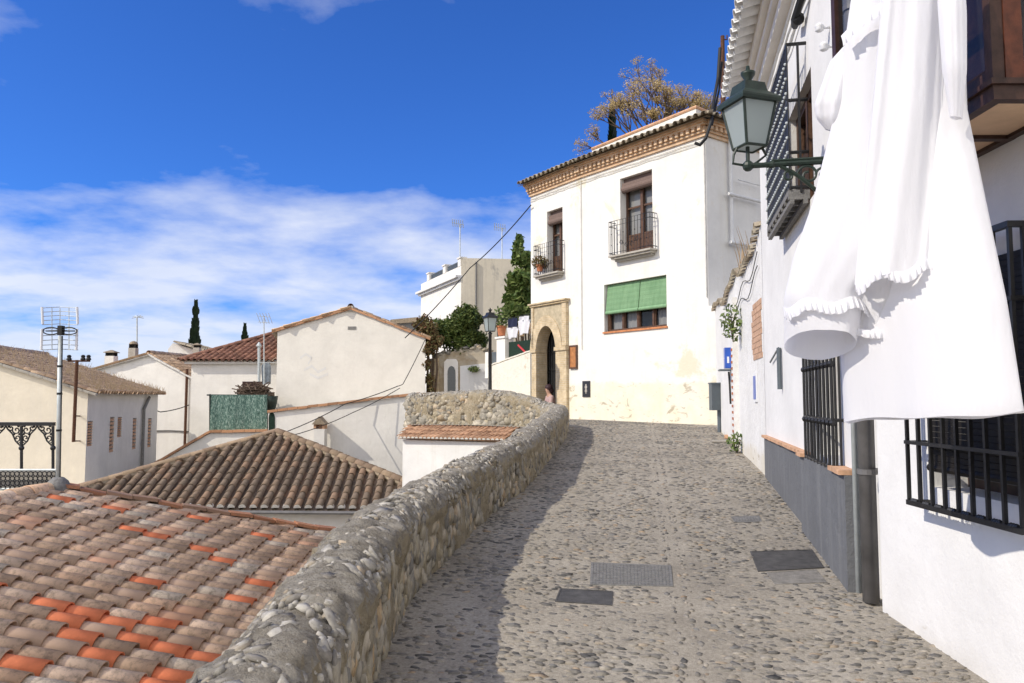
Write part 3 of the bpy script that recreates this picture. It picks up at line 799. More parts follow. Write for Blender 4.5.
    def balcony(w, a, b, z, dep, h):
        sl = MB(); w.box(sl, a, b, z - .05, z, .001, dep); w.box(sl, a + .05, b - .05, z - .11, z - .048, .001, dep - .06)
        w.box(sl, a + .12, b - .12, z - .17, z - .108, .001, dep - .16)
        s = part('balcony', sl, M['concrete_pale'], T)
        r = MB(); zz = z + h
        for q in (zz, z + .07, z + h * .86):
            r.tube([w.pt(a + .02, q, .0), w.pt(a + .02, q, dep - .02), w.pt(b - .02, q, dep - .02), w.pt(b - .02, q, 0)], .012, 6)
        n = int((b - a) / .115)
        for i in range(n + 1):
            t = a + .02 + (b - a - .04) * i / n; r.tube([w.pt(t, z, dep - .02), w.pt(t, zz, dep - .02)], .0075, 5)
            if i % 2: 
                for zq in (.3, .62): r.ball(w.pt(t, z + h * zq, dep - .02), .02, 6, 4)
        for i in range(1, 4):
            for t in (a + .02, b - .02): r.tube([w.pt(t, z, dep * i / 4), w.pt(t, zz, dep * i / 4)], .0075, 5)
        # scrolls at the foot of the middle of the rail
        m = (a + b) / 2
        for sg in (-1, 1):
            for k in range(2):
                c0 = m + sg * (.1 + .2 * k); pts = [w.pt(c0 + sg * .07 * math.cos(q) * (1 - q / 9), z + .22 + .09 * math.sin(q) * (1 - q / 9) + .1 * k, dep - .02) for q in np.linspace(0, 6.5, 14)]
                r.tube(pts, .009, 5)
        part('railing', r, M['iron'], s)
    t0 = MHR.hit(608, 240, .30)[0]; t1 = MHR.hit(657.5, 240, 0)[0]; zs = MHR.hit(657, 250, .4)[1]
    balcony(MHR, t0, t1, bz0 - .01, .30, 1.0)
    balcony(MHL, MHL.hit(533, 260, .28)[0], MHL.hit(564.5, 260, 0)[0], lz0 - .01, .28, 1.0)
    # ---- green-blind window
    fr = MB(); o = -.2; f = .07; zm = gz0 + .52
    MHR.box(fr, gx0, gx1, gz0, gz0 + f, o - .05, o + .05)
    MHR.box(fr, gx0, gx1, gz1 - f, gz1, o - .05, o + .05)
    for k in range(5):
        t = gx0 + (gx1 - gx0 - f) * k / 4; MHR.box(fr, t, t + f, gz0 + f, gz1 - f, o - .05, o + .055)
    for k in range(4):
        t = gx0 + f + (gx1 - gx0 - f) * k / 4; MHR.box(fr, t, t + .03, gz0 + f, gz1 - f, o - .03, o + .03)
    wd_ = part('window', fr, M['wood'], T)
    g = MB(); g.quad(*[MHR.pt(t, z, o - .02) for t, z in ((gx0, gz0), (gx1, gz0), (gx1, gz1), (gx0, gz1))]); part('pane', g, M['glass'], wd_)
    for k in range(4):
        if k == 2: continue
        cu = MB()
        ta = gx0 + .08 + (gx1 - gx0 - .07) * k / 4; tb = ta + (gx1 - gx0) / 4 - .12; nn = 10
        for i in range(nn):
            u0, u1 = i / nn, (i + 1) / nn; w0, w1 = .02 * math.sin(u0 * 19), .02 * math.sin(u1 * 19)
            cu.quad(MHR.pt(ta + (tb - ta) * u0, gz0 + .05, o - .1 + w0), MHR.pt(ta + (tb - ta) * u1, gz0 + .05, o - .1 + w1), MHR.pt(ta + (tb - ta) * u1, gz1, o - .1 + w1), MHR.pt(ta + (tb - ta) * u0, gz1, o - .1 + w0))
        part('curtain', cu, M['curtain'], wd_)
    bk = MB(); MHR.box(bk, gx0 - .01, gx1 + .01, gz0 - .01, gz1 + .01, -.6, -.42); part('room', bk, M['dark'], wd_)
    si = MB(); MHR.box(si, gx0 - .03, gx1 + .03, gz0 - .05, gz0, -.2, .05); part('sill', si, M['terracotta'], wd_)
    zb1 = MHR.hit(607, 312)[1]; zb2 = MHR.hit(667, 305)[1]; mid = MHR.hit(638, 300)[0]
    for a, b in ((gx0 + .05, mid - .012), (mid + .012, gx1 - .01)):
        bl = MB(); n = 26; zb = zb1
        for i in range(n):
            za, zc_ = gz1 - .02 - (gz1 - zb) * i / n, gz1 - .02 - (gz1 - zb) * (i + 1) / n
            oo = .02 + .10 * (i / n); 
            MHR.box(bl, a, b, zc_ + .004, za, oo - .14, oo - .128 + .004 * (i % 2))
        bl.tube([MHR.pt(a, zb - .03, -.03), MHR.pt(b, zb - .03, -.03)], .05, 10)
        part('slat_blind', bl, M['green_blind'], T)
    # ---- arched portal
    pr = MB(); fx0, zf = MHL.hit(531, 310); fx1, zf1 = MHL.hit(568.5, 302)
    op = .10; fx0 = max(MHL.hit(531.5, 310, op)[0], .06); zf = zf1
    ox0, zi = MHL.hit(538.5, 352); ox1, _ = MHL.hit(558, 350); za = MHL.hit(548, 326)[1]
    cxm = (ox0 + ox1) / 2; rr = (ox1 - ox0) / 2
    MHL.box(pr, fx0, ox0, z0, zi, -.35, op); MHL.box(pr, ox1, fx1, z0, zi, -.35, op)
    part('portal_pier', pr, M['arch'], T)
    ar = MB(); sp = MB(); n = 20; rz = za - zi; band = .34
    def arc(k, extra):
        a = math.pi - math.pi * k / n; return cxm + (rr + extra) * math.cos(a), zi + (rz + extra) * math.sin(a)
    for k in range(n):
        (a0, b0), (a1, b1) = arc(k, 0), arc(k + 1, 0); (c0, d0), (c1, d1) = arc(k, band), arc(k + 1, band)
        ar.prism([MHL.pt(a0, b0, -.35), MHL.pt(a1, b1, -.35), MHL.pt(c1, d1, -.35), MHL.pt(c0, d0, -.35)], MHL.n * (.35 + op + .012))
    part('portal_arch', ar, M['arch'], T)
    poly_top = [MHL.pt(fx1, zi, 0), MHL.pt(fx1, zf, 0), MHL.pt(fx0, zf, 0), MHL.pt(fx0, zi, 0)]
    ring = [MHL.pt(*arc(k, .02), 0) for k in range(n + 1)]
    for k in range(n):
        x0_, x1_ = arc(k, .1), arc(k + 1, .1)
        sp.quad(MHL.pt(x0_[0], x0_[1], op - .02), MHL.pt(x1_[0], x1_[1], op - .02), MHL.pt(x1_[0], zf, op - .02), MHL.pt(x0_[0], zf, op - .02))
    MHL.box(sp, fx0 + .001, arc(0, .1)[0] + .01, zi + .001, zf - .001, -.1, op - .021); MHL.box(sp, arc(n, .1)[0] - .01, fx1 - .001, zi + .001, zf - .001, -.1, op - .021)
    part('portal_spandrel', sp, M['arch_fill'], T)
    for a_, b_ in ((fx1 - .22, fx1 + .002), (fx0 - .002, fx0 + .12)): sd2 = MB(); MHL.box(sd2, a_, b_, zi + .12, zf - .004, -.05, op + .012); part('portal_border', sd2, M['arch'], T)
    for a_, b_ in ((fx0 - .02, ox0 + .03), (ox1 - .03, fx1 + .02)): im = MB(); MHL.box(im, a_, b_, zi - .02, zi + .10, -.3, op + .05); part('portal_impost', im, M['arch'], T)
    im = MB()
    MHL.box(im, fx0 - .05, fx1 + .05, zf, zf + .06, -.05, op + .05); MHL.box(im, fx0 - .09, fx1 + .09, zf + .062, zf + .11, -.05, op + .10)
    part('portal_moulding', im, M['arch'], T)
    gt = MB(); MHL.box(gt, ox0 - .05, ox1 + .05, z0, za + .02, -.60, -.48)
    gd = part('entrance_gate', gt, M['dark'], T)
    gb = MB()
    for i in range(12):
        t = ox0 + (ox1 - ox0) * (i + .5) / 12; gb.tube([MHL.pt(t, z0 + .2, -.44), MHL.pt(t, za, -.44)], .014, 6)
    for z in (z0 + .5, zi - .6, zi): gb.tube([MHL.pt(ox0, z, -.44), MHL.pt(ox1, z, -.44)], .018, 6)
    part('gate_bars', gb, M['iron'], gd)
    stp = MB(); MHL.box(stp, ox0, ox1, z0, 1.13, -.478, .05); part('doorstep', stp, M['arch_fill'], T)
    # ---- wall fittings
    bd = MB(); a0, b0 = MHL.hit(571, 369); a1, b1 = MHL.hit(577.5, 345); a1 = min(a1, MHL.L - .02)
    MHL.box(bd, a0, a1, b0, b1, .002, .05); nb = part('notice_board', bd, M['wood_warm'], T)
    e = MB()
    for z in (b0, b1 - .05): MHL.box(e, a0 - .02, a1 + .02, z, z + .05, .004, .065)
    for t in (a0 - .02, a1 - .02): MHL.box(e, t, t + .04, b0 + .05, b1 - .05, .004, .065)
    part('board_frame', e, M['wood'], nb)
    pq = MB(); c0, d0 = MHR.hit(575.5, 397); c1, d1 = MHR.hit(586, 381); c0 = max(c0, .03)
    c0, c1 = .03, .36; MHR.box(pq, c0, c1, d0, d1, .002, .03); pl = part('wall_plaque', pq, M['plaque'], T)
    e = MB()
    for (u, v_, s_) in ((.5, .5, .03), (.5, .62, .05), (.5, .74, .03), (.5, .38, .05), (.5, .27, .02)):
        MHR.box(e, c0 + (c1 - c0) * u - s_, c0 + (c1 - c0) * u + s_, d0 + (d1 - d0) * v_ - .03, d0 + (d1 - d0) * v_ + .03, .03, .034)
    part('plaque_ornament', e, M['concrete_pale'], pl)
    cb = MB(); cb.tube([MHR.pt(.02, zt - .1, .03), MHR.pt(.02, 3.1, .03)], .012, 6)
    part('conduit', cb, M['cable_white'], T); cb = MB()
    cb.tube([MHR.pt(MHR.L - .03, zt - .1, .03), MHR.pt(MHR.L - .03, zb + .05, .03)], .016, 6)
    part('conduit', cb, M['cable_white'], T)
    c2 = MB()
    for dz, s_ in ((-.10, .0), (-.17, .5)):
        for w in (MHL, MHR):
            pts = [w.pt(w.L * k / 12, zt + dz - .03 * abs(math.sin(k * 1.3 + s_)), .03) for k in range(13)]; c2.tube(pts, .009, 5)
    part('eaves_cable', c2, M['cable_white'], T)
    # white pipework on the shaded return wall
    pw = MB(); tx = MHT.hit(728, 190)[0]; za_, zb_ = MHT.hit(727, 132)[1], MHT.hit(731, 243)[1]
    pw.tube([MHT.pt(tx, za_, .10), MHT.pt(tx, zb_, .10)], .05, 8)
    for y, x0_, x1_, r_ in ((195, 723, 757, .045), (243, 725, 760, .05), (181, 733, 757, .018)):
        a_, z_ = MHT.hit(x0_, y); b_, _ = MHT.hit(x1_, y); pw.tube([MHT.pt(a_, z_, .17), MHT.pt(b_, z_, .17)], r_, 8)
    part('wall_pipe', pw, M['pipe_white'], T)
    return zt
ZT = main_house()

# ================================================================== RIGHT SIDE OF THE STREET
def low_wall_house():
    T = thing('whitewashed_wall', (4.3, 15, .5), 'long low flaking whitewashed wall running down the street between the corner house and the dadoed house', 'wall')
    w = R1; wl = MB(); n = 14
    top = lambda t: 3.72 + .10 * math.sin(t * 1.7) + .05 * math.sin(t * 4.1) + .25 * (t / w.L) ** 3
    for i in range(n):
        a, b = w.L * i / n, w.L * (i + 1) / n
        wl.add([w.pt(a, .2), w.pt(b, .2), w.pt(b, top(b)), w.pt(a, top(a)), w.pt(a, .2, -.5), w.pt(b, .2, -.5), w.pt(b, top(b) + .05, -.5), w.pt(a, top(a) + .05, -.5)],
               [(0, 1, 2, 3), (3, 2, 6, 7), (5, 4, 7, 6)])
    part('wall', wl, M['street_old'], T)
    pr = MB(); t1, _ = w.hit(737, 400); w.box(pr, t1, t1 + .34, .2, 3.45, .001, .09); part('pilaster', pr, M['street_old'], T)
    qn = MB(); z = .75
    while z < 2.5:
        w.box(qn, t1 + .08, t1 + .24, z, z + .045, .085, .105); z += .115
    part('brick_quoin', qn, M['brick_red'], T)
    cp = MB(); 
    for i in range(44):
        t = w.L * (i + .5) / 44; c = w.pt(t, top(t) + .05, -.32)
        half_tile(cp, c, V((0, 0, 1)), (w.n - V((0, 0, .22))).normalized(), w.d, .42, .075, .085, 6)
    part('coping_tiles', cp, M['tile_grey'], T, smooth=True)
    bp = MB(); a, z1 = w.hit(752, 306); b, z0 = w.hit(761.5, 358); b2 = w.hit(762, 330)[0]
    nb = 10
    for i in range(nb):
        zz = z0 + (z1 - z0) * i / nb; j = random.uniform(-.06, .06)
        w.box(bp, a + j + (.1 if i in (0, 9) else 0), b2 + random.uniform(-.05, .05), zz + .004, zz + (z1 - z0) / nb - .004, .002, .010)
    part('bare_brick_patch', bp, M['brick_pale'], T)
    wr = MB()
    for k in range(2):
        pts = []
        for i in range(16):
            t = w.L * (.42 + .55 * i / 15); pts.append(w.pt(t, 3.35 - .22 * k + .10 * math.sin(i * .9 + k) + .3 * (i / 15) ** 2, .03))
        wr.tube(pts, .007, 5)
    part('wall_cable', wr, M['cable'], T)
low_wall_house()

def tile_sign():
    mb = MB(); a, z1 = R1.hit(754.6, 373); b, z0 = R1.hit(758, 402); R1.box(mb, a, b, z0, z1, .002, .025)
    T = thing('wall_plaque', R1.pt((a + b) / 2, z0), 'small blue and white glazed tile panel on the flaking whitewashed wall', 'tile plaque')
    part('plaque_panel', mb, M['white_enamel'], T)
    m2 = MB(); R1.box(m2, a + .03, b - .03, z0 + .04, z0 + (z1 - z0) * .42, .026, .031); R1.box(m2, a + .03, b - .03, z0 + (z1 - z0) * .42, z1 - .05, .026, .03); part('blue_glaze', m2, M['blue'], T)
tile_sign()
def pay_phone():
    a, z1 = R1.hit(727.5, 350); b, z0 = R1.hit(735, 367); o = .28
    T = thing('wall_box', R1.pt((a + b) / 2, z0), 'bright blue wall mounted telephone box with a ledge on the white wall', 'telephone')
    m = MB(); t = (a + b) / 2
    R1.box(m, t - .13, t + .13, z0, z1, .002, .13); part('housing', m, M['blue'], T)
    m = MB(); R1.box(m, t - .2, t + .18, z0 - .05, z0 - .02, .002, .24); part('ledge', m, M['grey_metal'], T)
    m = MB(); R1.box(m, t + .131, t + .135, z0 + .1, z1 - .18, .05, .09); part('notice', m, M['white_enamel'], T)
    m = MB(); R1.box(m, t - .06, t + .04, z0 + .2, z1 - .2, .131, .137); part('keypad', m, M['white_enamel'], T)
    m = MB(); m.tube([R1.pt(t, z0 - .07, .05), R1.pt(t + .05, z0 - .35, .04), R1.pt(t + .03, z0 - .7, .03)], .02, 6); part('cord', m, M['cable'], T)
pay_phone()
def grey_box():
    p = at(715.5, 405, 17.9); z0 = at(717.5, 407, 17.9).z; z1 = at(717.5, 384, 17.9).z; g = ground_z(0, 17.9)
    T = thing('post_box', (p.x, p.y, g), 'slate grey metal box on a short post at the corner house', 'metal box')
    m = MB(); r = .115; zb = g + .5
    m.obox((p.x - r, p.y - .14, zb), (r * 2, .05, 0), (0, .26, 0), (0, 0, z1 - zb)); part('housing', m, M['grey_metal'], T)
    m = MB(); m.obox((p.x - r - .015, p.y - .16, z1 + .001), (r * 2 + .03, .05, 0), (0, .30, 0), (0, 0, .03)); part('lid', m, M['grey_metal'], T)
    m = MB(); m.tube([(p.x + .08, p.y, g - .05), (p.x + .08, p.y, zb)], .045, 8); part('post', m, M['grey_metal'], T)
grey_box()
def planks():
    for i, (px, py, l, h, lab) in enumerate(((735, 443, .9, .03, 'longer pale board lying at the foot of the whitewashed wall'), (739, 439, .6, .07, 'short thick offcut resting against the foot of the whitewashed wall'))):
        p = G(px, py); m = MB(); m.obox((p.x - l / 2, p.y, p.z + .012), (l, -.12, 0), (.06, .24, .0), (0, .0, h)); 
        single('plank', m, M['concrete_pale'] if i == 0 else M['terra_pale'], lab, 'plank')
planks()
def weeds(name, c, r, n, size, label, mat='leaf_big', cat='plant', sq=1.2, group=None):
    m = MB(); leaves(m, c, r, n, size, sq); s = MB()
    T = thing(name, V(c) - V((0, 0, r * sq)), label, cat, group)
    part('leaf_mass', m, M[mat], T)
    for k in range(4): s.tube([V(c) - V((0, 0, r * sq)), V(c) + V((random.uniform(-r, r) * .5, random.uniform(-r, r) * .5, r * .4))], .008, 4)
    part('stem', s, M['bark'], T)
def wallplants():
    t, z = R1.hit(741, 322); weeds('wall_plant', R1.pt(t, z, .14), .22, 170, .05, 'small green plant growing out of the whitewashed wall high up', sq=1.6)
    g = R1.hit(742, 434); weeds('weed', R1.pt(g[0], ground_z(0, 14) + .16, .1), .16, 120, .04, 'low green weed at the foot of the whitewashed wall')
    t, z = R1.hit(742, 262); m = MB(); b = R1.pt(t, 3.85, -.1)
    for k in range(26):
        a = random.uniform(-1.2, 1.2); h = random.uniform(.25, .7); q = b + V((random.uniform(-.15, .15), random.uniform(-.3, .3), 0))
        m.tube([q, q + V((math.sin(a) * h * .25, a * h * .25, h * .6)), q + V((math.sin(a) * h * .5, a * h * .5, h))], [.008, .006, .002], 4)
    single('dry_weed', m, M['leaf_dry'], 'tuft of dry straw weed standing on the coping of the whitewashed wall', 'weed')
wallplants()

def ornate_bars(w, mb, a, b, z0, z1, o, n, r=.009, knobs=()):
    for i in range(n):
        t = a + (b - a) * i / (n - 1); mb.tube([w.pt(t, z0, o), w.pt(t, z1, o)], r, 6)
        for k in knobs: mb.ball(w.pt(t, z0 + (z1 - z0) * k, o), r * 2.3, 6, 4)

def dado_house():
    T = thing('dado_house', (2.9, 8, .3), 'white house with grey cement dado, black iron balcony and whitewashed eaves', 'house')
    w = R2; zt = 6.05; L = w.L
    # window behind the tall grille; balcony door above
    wa, wz0 = w.hit(809, 462); wb, _ = w.hit(842, 471); wz0 = 1.10; wz1 = 2.75
    wa = w.hit(806, 462, .08)[0] + .1; wb = w.hit(834, 471, .08)[0] - .08
    dz0, dz1 = 3.42, w.hit(806, 78)[1]
    da = w.hit(788, 110)[0]; db = w.hit(812, 110)[0]
    wl = MB(); w.panel(wl, 0, L, -.2, zt, [(wa, wb, wz0, wz1), (da, db, dz0, dz1)], .28)
    bk = [w.pt(0, 0), w.pt(0, 0, -5), w.pt(L, 0, -5), w.pt(L, 0)]
    for a, b in zip(bk, bk[1:]): wl.quad(V((a.x, a.y, -.2)), V((a.x, a.y, zt)), V((b.x, b.y, zt)), V((b.x, b.y, -.2)))
    part('wall', wl, M['street_white'], T)
    # dado with tile capping, in two lengths that step
    ts = w.hit(811, 520)[0]
    for a, b, o in ((.02, ts, .03), (ts + .001, L + .02, .085)):
        for lo, hi in ((a, min(b, wa - .09)), (max(a, wb + .09), b)) if a < wa < b else ((a, b),): pass
        m = MB(); w.box(m, a, b, -.1, 1.06, .001, o); part('dado', m, M['dado'], T)
        c = MB(); t = a
        while t < b - .02:
            e = min(t + .26, b)
            if not (wa - .16 < (t + e) / 2 < wb + .16): w.box(c, t, e - .008, 1.062, 1.095, .001, o + .035 + random.uniform(-.006, .006))
            elif c.v: part('dado_capping', c, M['terra_pale'], T); c = MB()
            t += .26
        if c.v: part('dado_capping', c, M['terra_pale'], T)
    # window: shutters half shut, dark inside
    f = MB(); w.box(f, wa, wb, wz0, wz0 + .06, -.27, -.2); w.box(f, wa, wb, wz1 - .06, wz1, -.27, -.2)
    for t in (wa, (wa + wb) / 2 - .03, wb - .06): w.box(f, t, t + .06, wz0 + .06, wz1 - .06, -.27, -.2)
    wi = part('window', f, M['wood_dark'], T)
    g = MB(); g.quad(w.pt(wa, wz0, -.25), w.pt(wb, wz0, -.25), w.pt(wb, wz1, -.25), w.pt(wa, wz1, -.25)); part('pane', g, M['glass_dark'], wi)
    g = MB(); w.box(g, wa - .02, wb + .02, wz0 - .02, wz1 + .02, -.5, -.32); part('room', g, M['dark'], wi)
    gr = MB(); o = .08; ga = w.hit(806, 462, o)[0]; gb = w.hit(834, 471, o)[0]; z0, z1 = w.hit(834, 471, o)[1], 2.85
    ornate_bars(w, gr, ga, gb, z0, z1, o, 9, .012, (.2, .45, .62))
    for z in (z0 + .02, z0 + .38, z1 - .5, z1): gr.tube([w.pt(ga, z, .0), w.pt(ga, z, o), w.pt(gb, z, o), w.pt(gb, z, 0)], .014, 6)
    for q in (.3, .7): 
        for t in (ga, gb): gr.tube([w.pt(t, z0, o * q), w.pt(t, z1, o * q)], .010, 6)
    for k in range(5):
        c0 = ga + (gb - ga) * (k + .5) / 5
        for sg in (-1, 1):
            pts = [w.pt(c0 + sg * .045 * math.cos(q) * (1 - q / 9), z0 + .98 + .09 * math.sin(q) * (1 - q / 9), o) for q in np.linspace(0, 6.5, 14)]; gr.tube(pts, .009, 5)
    wi_g = part('window_grille', gr, M['iron'], T)
    # eaves: cove, fascia, whitewashed soffit of tiles
    cv = MB()
    for o0, h0, h1 in ((.10, -.34, -.22), (.16, -.22, -.12), (.23, -.12, .0)): w.box(cv, -.1, L + .1, zt + h0, zt + h1, -.02, o0)
    part('eaves_moulding', cv, M['white'], T)
    ev = MB(); t = -.1; sl = (w.n - V((0, 0, .26))).normalized(); nn = (V((0, 0, 1)) + w.n * .26).normalized()
    while t < L + .15:
        half_tile(ev, w.pt(t, zt + .16, -.15), nn, sl, w.d, .66, .085, .10, 7); 
        half_tile(ev, w.pt(t + .12, zt + .15, -.15), -nn, sl, w.d, .62, .10, .085, 6, lip=False); t += .24
    part('eaves_tiles', ev, M['tile_white'], T, smooth=True)
    sf = MB(); t = -.1
    while t < L + .1:
        w.box(sf, t, t + .20, zt + .003, zt + .05, -.02, .40); t += .24
    part('eaves_soffit', sf, M['white'], T)
    rf = MB(); rf.quad(w.pt(-.1, zt + .19, -.1), w.pt(L + .1, zt + .19, -.1), w.pt(L + .1, zt + 1.3, -4), w.pt(-.1, zt + 1.3, -4)); part('roof', rf, M['tile_tan'], T)
    # balcony
    a_, b_ = w.hit(757, 230, .3)[0], w.hit(790, 120, .3)[0]
    a_ = max(.55, a_); dep = .19; zb = w.hit(789, 192, dep)[1]; ztop = w.hit(782, 53, dep)[1]
    b_ = w.hit(787, 140, dep)[0]
    sl_ = MB(); w.box(sl_, a_, b_, zb - .02, zb + .03, .001, dep)
    nsl = 7
    for i in range(nsl + 1):
        t = a_ + (b_ - a_ - .04) * i / nsl; w.box(sl_, t, t + .04, zb - .06, zb - .021, .001, dep)
    for o in (.02, dep - .05): w.box(sl_, a_, b_, zb - .10, zb - .061, o, o + .04)
    bal = part('balcony', sl_, M['concrete'], T)
    rl = MB(); rv = MB(); n = int((b_ - a_) / .095)
    for i in range(n + 1):
        t = a_ + (b_ - a_) * i / n; w.box(rl, t - .014, t + .014, zb + .03, ztop, dep - .022, dep - .008)
        for k in range(9):
            rv.ball(w.pt(t, zb + .1 + (ztop - zb - .15) * k / 9, dep - .002), .016, 6, 4)
    for z in (zb + .05, zb + .38, zb + (ztop - zb) * .62, ztop): rl.tube([w.pt(a_, z, 0), w.pt(a_, z, dep - .015), w.pt(b_, z, dep - .015), w.pt(b_, z, 0)], .017, 6)
    for q in (.35,): 
        for t in (a_, b_): w.box(rl, t - .012, t + .012, zb, ztop, dep * q, dep * q + .02)
    for i in range(n):
        t = a_ + (b_ - a_) * (i + .5) / n; rl.tube([w.pt(t, zb + .05, dep - .015), w.pt(t, zb + (ztop - zb) * .62, dep - .015)], .008, 5)
    nf = len(rl.f); rl.add(rv.v, rv.f); ro_ = part('balcony_railing', rl, M['iron'], bal); ro_.data.materials.append(M['steel'])
    for pg_ in ro_.data.polygons: pg_.material_index = 1 if pg_.index >= nf else 0  # knobs coloured pale steel: painted glints on the black iron rail
    f = MB(); o = -.12
    w.box(f, da, da + .08, dz0, dz1, o - .04, o + .04); w.box(f, db - .08, db, dz0, dz1, o - .04, o + .04); w.box(f, (da + db) / 2 - .05, (da + db) / 2 + .05, dz0, dz1, o - .04, o + .05)
    w.box(f, da + .08, db - .08, dz1 - .08, dz1, o - .04, o + .04); w.box(f, da + .08, db - .08, dz0, dz0 + .7, o - .03, o + .02)
    dd = part('balcony_door', f, M['wood'], T)
    g = MB(); g.quad(w.pt(da, dz0, o - .03), w.pt(db, dz0, o - .03), w.pt(db, dz1, o - .03), w.pt(da, dz1, o - .03)); part('pane', g, M['glass_dark'], dd)
    # cables under the eaves, insulators
    cb = MB()
    for k in range(3):
        pts = [w.pt(L * i / 14, zt - .5 - .14 * k - .06 * abs(math.sin(i * 1.1 + k)) , .03) for i in range(15)]; cb.tube(pts, .012, 5)
    part('eaves_cable', cb, M['cable_white'], T)
    jb = MB(); t, z = w.hit(806, 18); jb.ball(w.pt(t, z, .07), .06, 8, 6); jb.tube([w.pt(t - .25, z + .05, .06), w.pt(t, z, .1), w.pt(t + .3, z + .12, .06)], .035, 6); part('junction_box', jb, M['cable'], T)
    for px, py in ((830, 27), (835, 46)):
        t, z = w.hit(px, py); m = MB(); p = w.pt(t, z, .08); m.lathe([(.02, -.03), (.034, -.02), (.025, 0), (.037, .012), (.02, .036)], p, 10); m.tube([w.pt(t, z, 0), p], .012, 5); part('insulator', m, M['white_enamel'], T, smooth=True)
    # slim grey conduit
    m = MB(); t, z1 = w.hit(782, 352); _, z0 = w.hit(786, 389); m.tube([w.pt(t, z0, .035), w.pt(t, z1 + .05, .035)], .028, 8); m.tube([w.pt(t - .02, z1 + .05, .035), w.pt(t - .9, z1 - .08, .03)], .012, 5); part('conduit', m, M['grey_metal'], T)
dado_house()

def drain():
    T = thing('downpipe', R3.pt(.02, .25, .08), 'brown grey metal downpipe at the seam where the grey dado meets the smooth white house', 'downpipe')
    c = at(868, 500, 5.35); x, y = at(868, 500, 5.27).x, 5.27; g = ground_z(0, y)
    m = MB(); m.tube([(x, y, g + .015), (x, y, 6.4)], .054, 14); part('pipe', m, M['pipe'], T, smooth=True)
    for z in (g + .85, 2.6, 4.3):
        m = MB(); m.tube([(x, y, z), (x, y, z + .035)], .066, 14); m.box((x + .03, y + .04, z), (x + .12, y + .075, z + .035)); part('pipe_clamp', m, M['pipe'], T)
    m = MB(); m.tube([(x - .035, y + .10, g + .05), (x - .035, y + .10, 6.3)], .022, 8); part('side_conduit', m, M['steel'], T, smooth=True)
drain()

